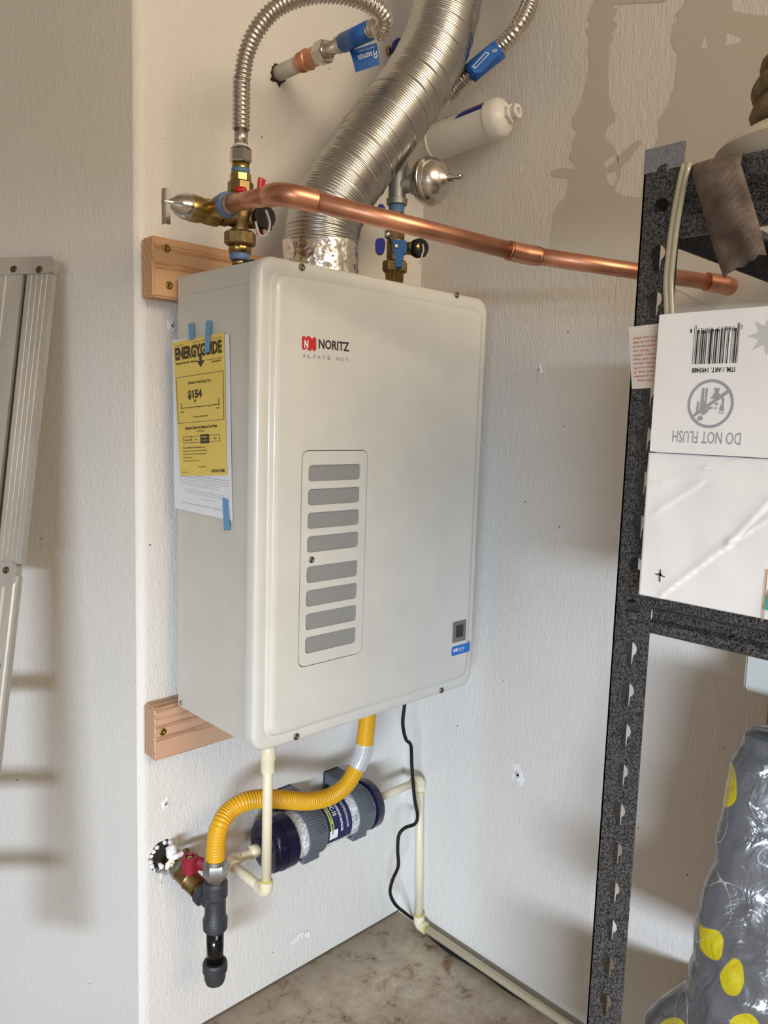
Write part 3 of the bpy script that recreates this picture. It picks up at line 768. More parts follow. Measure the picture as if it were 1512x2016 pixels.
mb = MB(); sweep(mb, [CO, el[0]], RP, 24); build('pipe_stub', mb, 'copper', parent=t)
mb = MB(); sweep(mb, [el[0] - d1 * 0.016, el[0] - d1 * 0.0155] + el + [el[-1] + d2 * 0.0175, el[-1] + d2 * 0.018], 0.0132, 24); build('elbow', mb, 'copper', parent=t, sharp=60)
mb = MB(); lathe(mb, CO, d1, [(-0.006, 0.0135), (0.010, 0.0135), (0.012, 0.0125), (0.0135, 0.0125)], 24); build('adapter', mb, 'copper', parent=t, sharp=40)
mb = MB(); lathe(mb, CO, d1, [(0.0105, 0.0139), (0.014, 0.0139)], 24); build('solder_ring', mb, 'zinc', parent=t)
mb = MB(); sweep(mb, [el[-1], cpl], RP, 24); build('long_run', mb, 'copper', parent=t)
kk = arc(cpl, d2, d3, 0.05, 6)
mb = MB(); sweep(mb, [kk[0] - d2 * 0.018] + kk + [kk[-1] + d3 * 0.018], 0.0128, 24); build('coupling', mb, 'copper', parent=t, sharp=60)
mb = MB(); sweep(mb, [kk[0] - d2 * 0.021, kk[0] - d2 * 0.018], 0.0124, 24); build('solder_joint', mb, 'copper_dark', parent=t); mb = MB(); sweep(mb, [kk[-1] + d3 * 0.018, kk[-1] + d3 * 0.021], 0.0124, 24); build('solder_joint', mb, 'copper_dark', parent=t)
mb = MB(); sweep(mb, [kk[-1], CW], RP, 24); build('short_run', mb, 'copper', parent=t)
d4 = Vector((1, -0.12, -0.1)).normalized()
el2 = arc(CW, d3, d4, 0.018)
mb = MB(); sweep(mb, [el2[0] - d3 * 0.028] + el2 + [el2[-1] + d4 * 0.012], 0.0134, 24); build('wall_elbow', mb, 'copper', parent=t, sharp=60)

# ================================================================ FLEXIBLE STEEL HOSES
def corr(R, pitch, amp=0.09):
    return lambda s, T: R * (1 + amp * math.cos(2 * math.pi * s / pitch))
def hose(mb, pts, R, pitch, amp=0.09, n=18): sweep(mb, catmull(pts, pitch / 5.0), corr(R, pitch, amp), n)
t = thing('flexible_connector', 'left corrugated steel water connector looping up to a white pipe stub', 'hose', (AX, AY, zat(322)))
mb = MB(); lathe(mb, O, Z, [(zat(343), rr(17)), (zat(320), rr(17))], 24); build('brass_thread', mb, 'brass', parent=t)
mb = MB(); lathe(mb, O, Z, [(zat(343), rr(18)), (zat(333), rr(18))], 24); build('sealant_tape', mb, 'blue_tape_dope', parent=t)
mb = MB(); hexn(mb, O, Z, zat(321), zat(293), rr(22), 6, phase=0.15); lathe(mb, O, Z, [(zat(294), rr(20)), (zat(290), rr(17))], 24); build('hex_nut', mb, 'chrome', parent=t, sharp=30)
mb = MB(); lathe(mb, O, Z, [(zat(293), rr(15)), (zat(286), rr(15))], 24); build('white_washer', mb, 'white_plastic', parent=t)
mb = MB(); lathe(mb, O, Z, [(zat(287), rr(13.5)), (zat(254), rr(13.5))], 24); build('collar', mb, 'steel', parent=t)
W0 = P(548, 145, y=0)
sd = Vector((0, -1, -0.015)).normalized()
def wq(s): return W0 + sd * s
top = zat(254)
hp = [Vector((AX, AY, top)), Vector((AX, AY, top + 0.06)), PD(476, 160, -0.165), PD(484, 110, -0.175), PD(505, 60, -0.195), PD(545, 15, -0.22), PD(600, -8, -0.25), PD(660, -12, -0.275), PD(712, 0, -0.295), PD(744, 18, -0.30), PD(757, 40, -0.295), PD(752, 62, -0.275), wq(0.245), wq(0.22), wq(0.20)]
mb = MB(); hose(mb, hp, 0.0113, 0.0060, 0.12); build('corrugated_tube', mb, 'steel', parent=t)
mb = MB(); sweep(mb, [wq(0.168), wq(0.228)], 0.0137, 24); bs = build('blue_sleeve', mb, 'blue_label', parent=t)
tg = [wq(0.190) + Vector((0, 0, -0.012))]
tc_ = [P(688, 100, t=1.2), P(741, 84, t=1.2), P(748, 127, t=1.2), P(700, 143, t=1.2)]
ft = bil(tc_)
def fbend(a, b, d=0.0): return ft(a, b, d + 0.006 * math.sin(b * 3.1))
mb = MB(); vs = []; fs = []
for j in range(9):
    for i in range(9): vs.append(fbend(i / 8, j / 8))
for j in range(8):
    for i in range(8): fs.append((j * 9 + i, j * 9 + i + 1, (j + 1) * 9 + i + 1, (j + 1) * 9 + i))
mb.add(vs, fs); build('hang_tag', mb, 'blue_label', parent=t, recalc=False)
mb = MB(); 
ftr = lambda a, b, d=0.0: fbend(1 - a, 1 - b, d)
text(mb, 'EASYFLEX', ftr, 0.24, 0.42, 0.56, 0.19, 0.03, 0.0006); text(mb, 'Global Pipe Revolution', ftr, 0.10, 0.2, 0.62, 0.09, 0.0, 0.0006)
for rad_, cy_ in ((0.045, 0.64), (0.045, 0.5)):
    for k in range(9):
        a0 = math.pi * (-0.4 + 1.5 * k / 9); a1 = a0 + math.pi * 1.5 / 9
        q = lambda r_, a_: (0.12 + r_ * math.cos(a_), cy_ + 1.5 * r_ * math.sin(a_))
        patch(mb, ftr, [q(rad_, a0), q(rad_ * 1.6, a0), q(rad_ * 1.6, a1), q(rad_, a1)], 0.0006)
build('tag_lettering', mb, 'ink_white', parent=t, recalc=False)
mb = MB(); hose(mb, [wq(0.172), wq(0.155)], 0.0112, 0.005, 0.1); lathe(mb, wq(0.156), -sd, [(0, 0.0098), (0.02, 0.0098), (0.022, 0.0125), (0.026, 0.0125)], 24); build('end_collar', mb, 'steel', parent=t)
mb = MB(); hexn(mb, wq(0.132), -sd, 0, 0.026, 0.0178, 6, phase=0.3); build('end_nut', mb, 'chrome', parent=t, sharp=30)
t = thing('pipe_stub', 'whitish pipe stub with copper fitting sticking out of the wall top left', 'pipe', W0)
mb = MB(); sweep(mb, [wq(0.0), wq(0.066)], 0.0125, 24); build('painted_pipe', mb, mat('overspray_pipe', (0.55, 0.54, 0.47), 0.6, var=0.12, vscale=60), parent=t)
mb = MB(); lathe(mb, wq(0.060), sd, [(0, 0.0145), (0.003, 0.0155), (0.008, 0.0155), (0.010, 0.0135), (0.016, 0.0135)], 24); hexn(mb, wq(0.076), sd, 0, 0.009, 0.0168, 8); lathe(mb, wq(0.085), sd, [(0, 0.0145), (0.022, 0.0145)], 24); build('copper_adapter', mb, 'copper', parent=t, sharp=35)
# ragged hole round the stub
mb = MB(); pts = []
for k in range(26):
    a = 2 * math.pi * k / 26; r = 0.0138 + 0.0035 * random.random() + (0.006 if k in (16, 17, 20) else 0)
    pts.append((W0.x + r * math.cos(a), W0.z + r * math.sin(a)))
fnb = lambda a, b, d=0.0: Vector((a, -0.0003 - d, b))
patch(mb, fnb, pts); build('wall_hole', mb, 'hole', parent=t)

# right connector with blue tag, coming down from above the frame behind the duct
t = thing('flexible_connector', 'right corrugated steel water connector curving down behind the duct', 'hose', P(900, 170, t=1.37))
T2 = 1.36
rp = [P(880, 190, t=1.40), P(905, 163, t=1.39), P(930, 140, t=1.37), P(962, 112, t=1.35), P(992, 85, t=1.33), P(1020, 52, t=1.31), P(1040, 15, t=1.31), P(1046, -30, t=1.31), P(1030, -70, t=1.33), P(985, -40, t=1.40), P(960, -6, t=1.47), P(925, 10, t=1.52)]
mb = MB(); hose(mb, rp, 0.0132, 0.0068, 0.13); build('corrugated_tube', mb, 'steel', parent=t)
mb = MB(); sweep(mb, catmull([P(925, 146, t=1.365), P(945, 128, t=1.355), P(985, 96, t=1.335)], 0.01), 0.0168, 24); bs = build('blue_sleeve', mb, 'blue_label', parent=t)
fq = bil([P(922, 134, t=1.30), P(964, 89, t=1.30), P(995, 94, t=1.30), P(942, 150, t=1.30)])
mb = MB(); plate(mb, [[(0.0, 0.35), (0.12, 0.0), (0.95, 0.05), (1, 0.45), (0.95, 1), (0.75, 1), (0.05, 0.9)]], 0, 0.0008, fq); build('hang_tag', mb, 'blue_label', parent=t)
mb = MB()
for aa, bb, cc, dd in ((0.1, 0.80, 0.7, 0.84), (0.1, 0.56, 0.7, 0.60), (0.68, 0.60, 0.71, 0.80), (0.1, 0.6, 0.13, 0.8)): rectp(mb, fq, aa, bb, cc, dd, 0.0014)
for k in range(14):
    a0 = 2 * math.pi * k / 14; a1 = 2 * math.pi * (k + 1) / 14
    q = lambda r_, a_: (0.83 + r_ * 0.7 * math.cos(a_), 0.42 + r_ * 1.6 * math.sin(a_))
    patch(mb, fq, [q(0.07, a0), q(0.085, a0), q(0.085, a1), q(0.07, a1)], 0.0014)
rectp(mb, fq, 0.81, 0.33, 0.82, 0.52, 0.0014); rectp(mb, fq, 0.84, 0.33, 0.85, 0.52, 0.0014)
build('tag_print', mb, 'ink_white', parent=t)

# ================================================================ WATER FILTER CARTRIDGE
fa = P(806, 301, x=-0.075); fb = P(994, 228, x=-0.055)
fax = (fb - fa).normalized(); FL = (fb - fa).length
t = thing('filter_cartridge', 'white inline filter cartridge with navy label on the wall behind the duct', 'filter', fa)
RF = 0.0320
mb = MB(); lathe(mb, fa, fax, [(0, 0.02), (0.004, RF), (0.06, RF), (0.061, RF * 1.06), (0.064, RF * 1.06), (0.065, RF), (FL - 0.028, RF), (FL - 0.027, RF * 1.05), (FL - 0.010, RF * 1.06), (FL - 0.002, RF * 0.93), (FL + 0.006, RF * 0.6), (FL + 0.008, 0.013)], 40); bdy = build('canister', mb, 'white_plastic', parent=t, sharp=50)
mb = MB(); hexn(mb, fa, fax, FL + 0.006, FL + 0.016, 0.0165, 6); lathe(mb, fa, fax, [(FL + 0.015, 0.0115), (FL + 0.026, 0.0125), (FL + 0.028, 0.011), (FL + 0.028, 0.006), (FL + 0.02, 0.005)], 24); build('port', mb, 'white_plastic', parent=t, sharp=40)
a_, u_, v_ = frame(fax, (-0.75, -0.2, 0.62))
def fcyl(a, b, d=0.0):
    th = b / RF
    return fa + a_ * a + (u_ * math.cos(th) - v_ * math.sin(th)) * (RF + 0.0004 + d)
mb = MB()
for i in range(10):
    b0 = -0.008 + i * 0.004
    rectp(mb, fcyl, FL - 0.085 + i * 0.0030, b0, FL - 0.029, b0 + 0.0041)
build('navy_label', mb, 'navy_vinyl', parent=t)
mb = MB(); text(mb, 'SCALE CONTROL', fcyl, FL - 0.22, 0.010, 0.135, 0.013, 0.02); build('label_lettering', mb, 'navy_vinyl', parent=t)
# blue knob half hidden by the duct
kp = P(789, 92, y=-0.03)
t = thing('blue_valve_knob', 'dark navy valve knob half hidden at the left edge of the duct', 'knob', kp)
mb = MB(); lathe(mb, kp + Vector((0, 0.03, 0)), (0, -1, 0), [(0, 0.006), (0.02, 0.006), (0.021, 0.0145), (0.03, 0.0155), (0.034, 0.012)], 24); build('knob_grip', mb, 'navy_vinyl', parent=t, sharp=40)
mb = MB(); lathe(mb, kp + Vector((0, 0.03, 0)), (0, -1, 0), [(0.0, 0.010), (0.004, 0.010), (0.006, 0.008)], 20); build('flange', mb, 'brass', parent=t)

# ================================================================ COLD SIDE VALVES
BX, BY = -0.241, -0.17
def zb_(py): return P(779, py, y=BY).z
def r2(hp): return hp * 1.31 / FPX
O = Vector((BX, BY, 0))
t = thing('cold_isolation_valve', 'brass service valve with blue levers and black cap above the heater right side', 'valve', (BX, BY, HZ1))
mb = MB(); lathe(mb, O, Z, [(HZ1 - 0.002, r2(17)), (zb_(537), r2(18)), (zb_(537), r2(20))], 40, flute=lambda a: 1 + 0.03 * math.cos(12 * a)); build('union_tail', mb, 'brass', parent=t)
mb = MB(); hexn(mb, O, Z, zb_(537), zb_(515), r2(25), 8, phase=0.3); build('union_nut', mb, 'brass_cast', parent=t, sharp=30)
mb = MB(); lathe(mb, O, Z, [(zb_(516), r2(15)), (zb_(508), r2(17)), (zb_(476), r2(17)), (zb_(470), r2(14)), (zb_(418), r2(14))], 24); hexn(mb, O, Z, zb_(474), zb_(452), r2(18), 6)
bc = Vector((BX, BY, zb_(488))); boss2 = Vector((0.8, -0.6, 0)).normalized()
lathe(mb, bc, boss2, [(0, r2(12)), (0.040, r2(12)), (0.042, r2(14)), (0.052, r2(14))], 24)
build('valve_body', mb, 'brass_cast', parent=t, sharp=40)
mb = MB(); lathe(mb, O, Z, [(zb_(420), r2(16)), (zb_(418), r2(15)), (zb_(402), r2(16))], 24); build('sealant_tape', mb, 'blue_tape_dope', parent=t)
c2 = P(828, 488, t=dep(bc) - 0.02)
mb = MB(); lathe(mb, c2 - capax * 0.014, capax, [(0, r2(15)), (0.003, r2(18)), (0.014, r2(18)), (0.017, r2(16.5)), (0.017, r2(8)), (0.015, r2(4))], 28); build('drain_cap', mb, 'black_rubber', parent=t, sharp=40)
lathe_m = MB(); lathe(lathe_m, bc, (c2 - bc).normalized(), [(0.01, r2(11)), ((c2 - bc).length, r2(11))], 20); build('cap_neck', lathe_m, 'brass', parent=t)
mb = MB(); sweep(mb, catmull(ploop([(832, 480), (834, 492), (831, 502), (826, 520)], dep(c2) - 0.02), 0.003), 0.0015, 8, flat=(1.2, 0.5)); build('cap_strap', mb, 'strap_grey', parent=t)
td = dep(bc) - 0.028
mb = MB(); fb_ = bil([P(773, 471, t=td), P(801, 474, t=td), P(801, 526, t=td), P(775, 526, t=td)])
plate(mb, [[(0.0, 1.0), (0.95, 1.0), (1.0, 0.85), (1.0, 0.55), (0.72, 0.5), (0.66, 0.04), (0.55, 0.0), (0.22, 0.0), (0.14, 0.05), (0.1, 0.5), (0.0, 0.6)]], -0.010, 0.001, fb_); bh = build('blue_handle', mb, 'blue_handle', parent=t)
mb = MB(); pc = fb_(0.25, 0.75, 0.001); lathe(mb, pc, capax, [(0, 0.004), (0.002, 0.004), (0.0022, 0.002)], 14); build('handle_screw', mb, 'steel', parent=bh)
td = dep(bc) - 0.03
mb = MB(); fl_ = bil([P(738, 470, t=td), P(760, 470, t=td), P(756, 501, t=td), P(739, 501, t=td)]); plate(mb, [rrect(0, 0, 1, 1, 0.38, 5)], -0.004, 0.003, fl_); build('lever_grip', mb, 'navy_vinyl', parent=t, sharp=30)
mb = MB(); fl_ = bil([P(743, 402, t=td), P(759, 404, t=td), P(759, 425, t=td), P(743, 425, t=td)]); plate(mb, [rrect(0, 0, 1, 1, 0.45, 5)], -0.004, 0.003, fl_); build('upper_grip', mb, 'navy_vinyl', parent=t, sharp=30)
mb = MB(); fl_ = bil([P(746, 420, t=td), P(759, 422, t=td), P(757, 472, t=td), P(746, 472, t=td)]); plate(mb, [[(0, 0), (1, 0), (1, 1), (0, 1)]], -0.001, 0.001, fl_)
lathe(mb, P(760, 458, t=td + 0.002), (bc - P(760, 458, t=td)).normalized(), [(0, 0.006), (0.008, 0.006), (0.009, 0.004), (0.03, 0.004)], 16)
build('lever_plate', mb, 'zinc', parent=t)
# galvanised tee + arrestor sphere
t = thing('hammer_arrestor', 'round stainless water hammer arrestor on a galvanised tee right of the duct', 'arrestor', (BX, BY, zb_(402)))
mb = MB(); lathe(mb, O, Z, [(zb_(403), r2(20)), (zb_(392), r2(21)), (zb_(390), r2(17)), (zb_(372), r2(17)), (zb_(335), r2(17)), (zb_(330), r2(20)), (zb_(318), r2(20))], 26)
tcn = Vector((BX, BY, zb_(366)))
ac = P(846, 357, t=1.29); aax = (P(895, 349, t=1.262) - ac).normalized()
arm = (ac - tcn).normalized()
lathe(mb, tcn, arm, [(0, r2(15)), (0.022, r2(16)), (0.022, r2(19)), (0.03, r2(19))], 24)
build('tee', mb, 'galv', parent=t, sharp=40)
mb = MB(); lathe(mb, tcn, arm, [(0.03, r2(13)), (0.037, r2(13)), (0.04, r2(10)), ((ac - tcn).length - 0.02, r2(10))], 24); build('sealant_tape', mb, 'blue_tape_dope', parent=t)
SR = 0.0375
prof = [(-0.020, 0.010)] + [(SR * 0.85 * -math.cos(a) * 0.8, SR * math.sin(a)) for a in [0.35 + 0.11 * i for i in range(11)]]
prof += [(0.0, SR * 1.045), (0.003, SR * 1.045), (0.0042, SR * 1.0), (0.0055, SR * 1.03), (0.007, SR * 1.03), (0.009, SR * 0.98)]
prof += [(0.009 + SR * 0.8 * math.sin(a), SR * 0.98 * math.cos(a)) for a in [0.1 + 0.115 * i for i in range(10)]]
prof += [(0.0395, 0.012), (0.041, 0.010), (0.0425, 0.006)]
mb = MB(); lathe(mb, ac - aax * 0.004, aax, prof, 44); build('sphere', mb, 'steel', parent=t, sharp=50)
mb = MB(); lathe(mb, ac, aax, [(0.036, 0.0065), (0.046, 0.0065), (0.047, 0.0035), (0.052, 0.0035), (0.053, 0.0048), (0.060, 0.0048), (0.062, 0.003)], 16); build('air_valve', mb, 'chrome', parent=t, sharp=40)

# ================================================================ GAS LINE
GY = -0.118
GX = P(424, 1760, y=GY).x
def zg(py): return P(424, py, y=GY).z
rg = lambda hp: hp * 1.26 / FPX
O = Vector((GX, GY, 0))
t = thing('gas_drip_leg', 'dark iron gas tee with black nipple and end cap hanging below', 'pipe fitting', (GX, GY, zg(1940)))
mb = MB(); lathe(mb, O, Z, [(zg(1830), rg(20)), (zg(1826), rg(24)), (zg(1808), rg(24.5)), (zg(1800), rg(20.5)), (zg(1768), rg(20.5)), (zg(1762), rg(24)), (zg(1738), rg(24)), (zg(1733), rg(21))], 32)
GW = P(327, 1686, y=0.0); G2 = P(424, 1781, y=GY); G2.x = GX; zt_ = G2.z; gdir = (GW - G2).normalized()
lathe(mb, G2, gdir, [(0, rg(18)), (0.022, rg(18)), (0.024, rg(24)), (0.034, rg(24)), (0.036, rg(20))], 30)
build('tee', mb, 'iron', parent=t, sharp=28)
mb = MB(); lathe(mb, O, Z, [(zg(1905), rg(16.5)), (zg(1826), rg(17))], 28); build('nipple', mb, 'black_pipe', parent=t)
mb = MB(); lathe(mb, O, Z, [(zg(1934), rg(12)), (zg(1932), rg(18)), (zg(1924), rg(21)), (zg(1911), rg(21.5)), (zg(1909), rg(24.5)), (zg(1895), rg(24.5)), (zg(1891), rg(22)), (zg(1891), rg(17))], 32); build('end_cap', mb, 'iron', parent=t, sharp=28)
t = thing('gas_shutoff_valve', 'brass gas shutoff valve with dark red handle coming out of the wall', 'valve', (GX, -0.05, zt_))
mb = MB(); lathe(mb, G2, gdir, [(0.034, rg(16)), (0.040, rg(16)), (0.041, rg(20)), (0.062, rg(20)), (0.064, rg(21.5)), (0.066, rg(20)), (0.088, rg(19)), (0.09, rg(16))], 30); build('valve_body', mb, 'brass_cast', parent=t, sharp=45)
mb = MB(); hexn(mb, G2, gdir, 0.086, 0.098, rg(21), 8); build('zinc_nut', mb, 'zinc', parent=t, sharp=30)
mb = MB(); lathe(mb, G2, gdir, [(0.097, rg(14)), (0.123, rg(14))], 24); build('pipe_nipple', mb, 'brass', parent=t)
hc = G2 + gdir * 0.064
hz = hc.z + 0.004
mb = MB(); lathe(mb, (hc.x, hc.y, hz), Z, [(0, 0.007), (0.010, 0.007), (0.011, 0.0135), (0.036, 0.0145), (0.038, 0.0125), (0.038, 0.008), (0.034, 0.007)], 10)
sweep(mb, [Vector((hc.x + 0.008, hc.y - 0.006, hz + 0.026)), Vector((hc.x + 0.030, hc.y - 0.020, hz + 0.016)), Vector((hc.x + 0.036, hc.y - 0.024, hz + 0.012))], 0.009, 10, flat=(1.3, 0.7)); hd = build('red_handle', mb, 'dark_red', parent=t, sharp=40)
mb = MB(); lathe(mb, (hc.x, hc.y, hz), Z, [(0.032, 0.006), (0.036, 0.006), (0.037, 0.003)], 14); build('stem', mb, 'brass', parent=hd)
# hanger ring on the wall side
mb = MB(); ring = [Vector((GX - 0.040 + 0.010 * math.cos(a), -0.045 + 0.010 * math.sin(a), zt_ - 0.004)) for a in [2 * math.pi * k / 18 for k in range(19)]]
# ragged opening with caulk lumps
t2 = thing('caulked_wall_opening', 'ragged hole in the wall with lumpy white caulk round the gas pipe', 'wall hole', (GW.x, 0, GW.z))
mb = MB(); pts = []
for k in range(20):
    a = 2 * math.pi * k / 20; r = 0.023 + 0.004 * random.random(); pts.append((GW.x - 0.006 + r * math.cos(a), GW.z + 0.004 + r * 1.1 * math.sin(a)))
patch(mb, fnb, pts); build('opening', mb, 'hole', parent=t2)
random.seed(3)
mb = MB()
for k in range(16):
    a = 2 * math.pi * k / 16 + random.uniform(-.15, .15); r = 0.024
    c = Vector((GW.x - 0.006 + r * math.cos(a), -0.003, GW.z + 0.004 + r * math.sin(a)))
    lathe(mb, c, (math.cos(k), -1, math.sin(k)), [(-0.003, 0.001), (-0.002, 0.0035), (0.001, 0.003 + 0.003 * random.random()), (0.003, 0.002), (0.004, 0.0006)], 6)
build('caulk_bead', mb, 'plaster', parent=t2)
def blob(path_, r, nm='foam_lump'):
    mb = MB(); sweep(mb, catmull(path_, 0.004), lambda s, T: r * (1 + 0.25 * math.sin(s * 900)) * (0.5 if s < 0.003 or s > T - 0.003 else 1), 10); build(nm, mb, 'plaster', parent=t2)
blob([P(343, 1663, y=-0.03), P(338, 1672, y=-0.03), P(334, 1688, y=-0.028)], 0.0085)
blob([P(327, 1712, y=-0.035), P(336, 1695, y=-0.035), P(352, 1683, y=-0.035), P(362, 1681, y=-0.035)], 0.0045)
blob([P(312, 1700, y=-0.012), P(318, 1705, y=-0.02), P(318, 1716, y=-0.02)], 0.004)
mb = MB(); rc = P(318, 1711, y=-0.022); 
lathe(mb, rc, Z, [(-0.0012, 0.006), (-0.0012, 0.0105), (0.0012, 0.0105), (0.0012, 0.006)], 20, cap=False); build('hanger_ring', mb, 'galv', parent=t2)
mb = MB(); sweep(mb, [P(317, 1716, y=-0.018), P(317, 1738, y=-0.018)], 0.0022, 8); build('plastic_pin', mb, 'white_plastic', parent=t2)
mb = MB(); sweep(mb, [P(352, 1682, y=-0.03), P(366, 1676, y=-0.03)], 0.004, 10); lathe(mb, P(366, 1676, y=-0.032), (0.2, -1, 0.3), [(0, 0.0055), (0.003, 0.0055), (0.004, 0.003)], 12); build('clamp_screw', mb, 'brass_cast', parent=t2)

# yellow gas connector
t = thing('gas_connector', 'yellow coated flexible gas connector bending between tee and heater bottom', 'hose', (GX, GY, zg(1735)))
mb = MB(); lathe(mb, O, Z, [(zg(1738), rg(18)), (zg(1722), rg(20))], 8, smooth=False); build('tee_fitting', mb, 'zinc', parent=t)
mb = MB(); hexn(mb, O, Z, zg(1727), zg(1697), rg(24.5), 6, phase=0.5); lathe(mb, O, Z, [(zg(1698), rg(22)), (zg(1690), rg(21.5)), (zg(1690), rg(19))], 26); build('flare_nut', mb, 'zinc', parent=t, sharp=30)
def pg(px, py, y): return P(px, py, y=y)
gp_ = [Vector((GX, GY, zg(1695))), pg(426, 1655, GY), pg(433, 1625, GY), pg(450, 1598, -0.112), pg(480, 1579, -0.116), pg(520, 1572, -0.12), pg(565, 1575, -0.125), pg(610, 1577, -0.128), pg(650, 1568, -0.13), pg(682, 1545, -0.134), pg(703, 1510, -0.14), pg(716, 1475, -0.146), Vector((gasx, -0.15, HZ0 - 0.070)), Vector((gasx, -0.15, HZ0 - 0.045))]
mb = MB(); hose(mb, gp_, 0.0150, 0.0047, 0.055, 24); build('corrugated_tube', mb, 'yellow', parent=t)
full = catmull(gp_, 0.002)
def seg(py0, py1):
    out = []
    for p in full:
        w_ = p - CAM; z = w_.dot(CF); py = 1008 - FPX * w_.dot(CU) / z; px = 756 + FPX * w_.dot(CR) / z
        if py0 < py < py1 and px > 670: out.append(p)
    return out
sg = seg(1462, 1512)
mb = MB(); sweep(mb, sg, 0.0166, 28); lb = build('foil_label', mb, mat('silver_label', (0.62, 0.63, 0.66), 0.35, 0.3, bump=0.3, bscale=60), parent=t)
# small print rows on the label
mb = MB()
for row in range(6):
    for j in range(0, len(sg) - 2):
        if (j * 7 + row * 3) % 5 == 0: continue
        a0 = sg[j]; a1 = sg[j + 1]; tt_ = (a1 - a0).normalized()
        view = (CAM - a0).normalized(); side = tt_.cross(view).normalized(); nn_ = side.cross(tt_).normalized()
        if nn_.dot(view) < 0: nn_ = -nn_
        an = math.radians(-52 + row * 21)
        def q(a_, an_): return a_ + (nn_ * math.cos(an_) + side * math.sin(an_)) * 0.0169
        mb.add([q(a0, an - 0.05), q(a0.lerp(a1, .7), an - 0.05), q(a0.lerp(a1, .7), an + 0.05), q(a0, an + 0.05)], [(0, 1, 2, 3)], False)
build('label_print', mb, 'ink_grey', parent=lb)

# ================================================================ CONDENSATE LINE
NY, NZ = -0.07, 0.345
PR = 0.0080
def pipe(mb, a, b, r=PR): sweep(mb, [Vector(a), Vector(b)], r, 20)
def fit(mb, c, d_in, d_out, L=0.019, r=0.0112):
    """smooth elbow: c corner, d_in travelling direction, d_out leaving direction"""
    c = Vector(c); di = Vector(d_in).normalized(); do = Vector(d_out).normalized()
    e = arc(c, di, do, 0.010, 6)
    pth = [c - di * L, c - di * (L - 0.003)] + e + [c + do * (L - 0.003), c + do * L]
    R_ = [r * 1.06, r * 1.06] + [r] * len(e) + [r * 1.06, r * 1.06]
    it = iter(R_)
    vals = {}
    sweep(mb, pth, lambda s, T: r, 22)
def ringm(mb, c, d, r=0.0095, w=0.0015): lathe(mb, c, d, [(-w, PR), (-w, r), (w, r), (w, PR)], 22, cap=False)
DX, DY = -0.495, -0.18
t = thing('condensate_drain_pipe', 'cream plastic drain pipe dropping from the heater and elbowing back to the canister', 'pipe', (DX, DY, NZ))
mb = MB(); pipe(mb, (DX, DY, HZ0 - 0.0), (DX, DY, NZ)); build('vertical_pipe', mb, 'cpvc', parent=t)
mb = MB(); lathe(mb, (DX, DY, 0), Z, [(0.548, 0.0112), (0.566, 0.0112), (0.568, 0.0125), (0.59, 0.0125), (0.592, 0.0115), (HZ0, 0.0115)], 24); build('top_socket', mb, 'cpvc', parent=t, sharp=40)
mb = MB(); fit(mb, (DX, DY, NZ), (0, 0, -1), (0, 1, 0)); build('elbow', mb, 'cpvc', parent=t, sharp=60)
mb = MB(); pipe(mb, (DX, DY, NZ), (DX, NY, NZ)); build('return_pipe', mb, 'cpvc', parent=t)
mb = MB(); fit(mb, (DX, NY, NZ), (0, 1, 0), (1, 0, 0)); build('elbow', mb, 'cpvc', parent=t, sharp=60)
mb = MB(); pipe(mb, (DX, NY, NZ), (-0.43, NY, NZ)); build('inlet_pipe', mb, 'cpvc', parent=t)
mb = MB(); lathe(mb, (-0.452, NY, NZ), (1, 0, 0), [(0, 0.0115), (0.018, 0.0115)], 22); build('inlet_socket', mb, 'cpvc', parent=t)
mb = MB(); ringm(mb, (DX, DY, NZ + 0.0195), (0, 0, 1)); build('primer_ring', mb, 'lime', parent=t); mb = MB(); ringm(mb, (DX, DY + 0.0195, NZ), (0, 1, 0)); build('primer_ring', mb, 'lime', parent=t)

OX = -0.021
t = thing('condensate_outlet_pipe', 'cream plastic outlet pipe running down the corner and along the floor', 'pipe', (OX, NY, 0.02))
BZ, BYY = 0.0225, -0.083
mb = MB(); pipe(mb, (-0.17, NY, NZ), (OX, NY, NZ)); build('upper_pipe', mb, 'cpvc', parent=t)
mb = MB(); fit(mb, (OX, NY, NZ), (1, 0, 0), (0, 0, -1), 0.021, 0.0118); build('elbow', mb, 'cpvc', parent=t, sharp=60)
mb = MB(); pipe(mb, (OX, NY, NZ), (OX, BYY, BZ)); build('vertical_pipe', mb, 'cpvc', parent=t)
mb = MB(); fit(mb, (OX, BYY, BZ), (0, 0, -1), (0, -1, 0), 0.021, 0.0118); build('elbow', mb, 'cpvc', parent=t, sharp=60)
mb = MB(); pipe(mb, (OX, BYY, BZ), (OX, -1.6, BZ - 0.008)); build('floor_pipe', mb, 'cpvc', parent=t)
mb = MB(); ringm(mb, (OX, NY, NZ - 0.0225), (0, 0, 1)); build('primer_ring', mb, 'lime', parent=t); mb = MB(); ringm(mb, (OX - 0.0225, NY, NZ), (1, 0, 0)); build('primer_ring', mb, 'lime', parent=t); mb = MB(); ringm(mb, (OX, BYY, BZ + 0.0225), (0, 0, 1)); build('primer_ring', mb, 'lime', parent=t); mb = MB(); ringm(mb, (OX, BYY - 0.0225, BZ), (0, 1, 0)); build('primer_ring', mb, 'lime', parent=t)
fe = lambda a, b, d=0.0: Vector((OX - 0.010 + a * 0.7, NY - 0.0115 - d, NZ - 0.014 + b)) if False else Vector((OX - 0.0125 - d, NY + 0.006 - a, NZ - 0.015 + b))

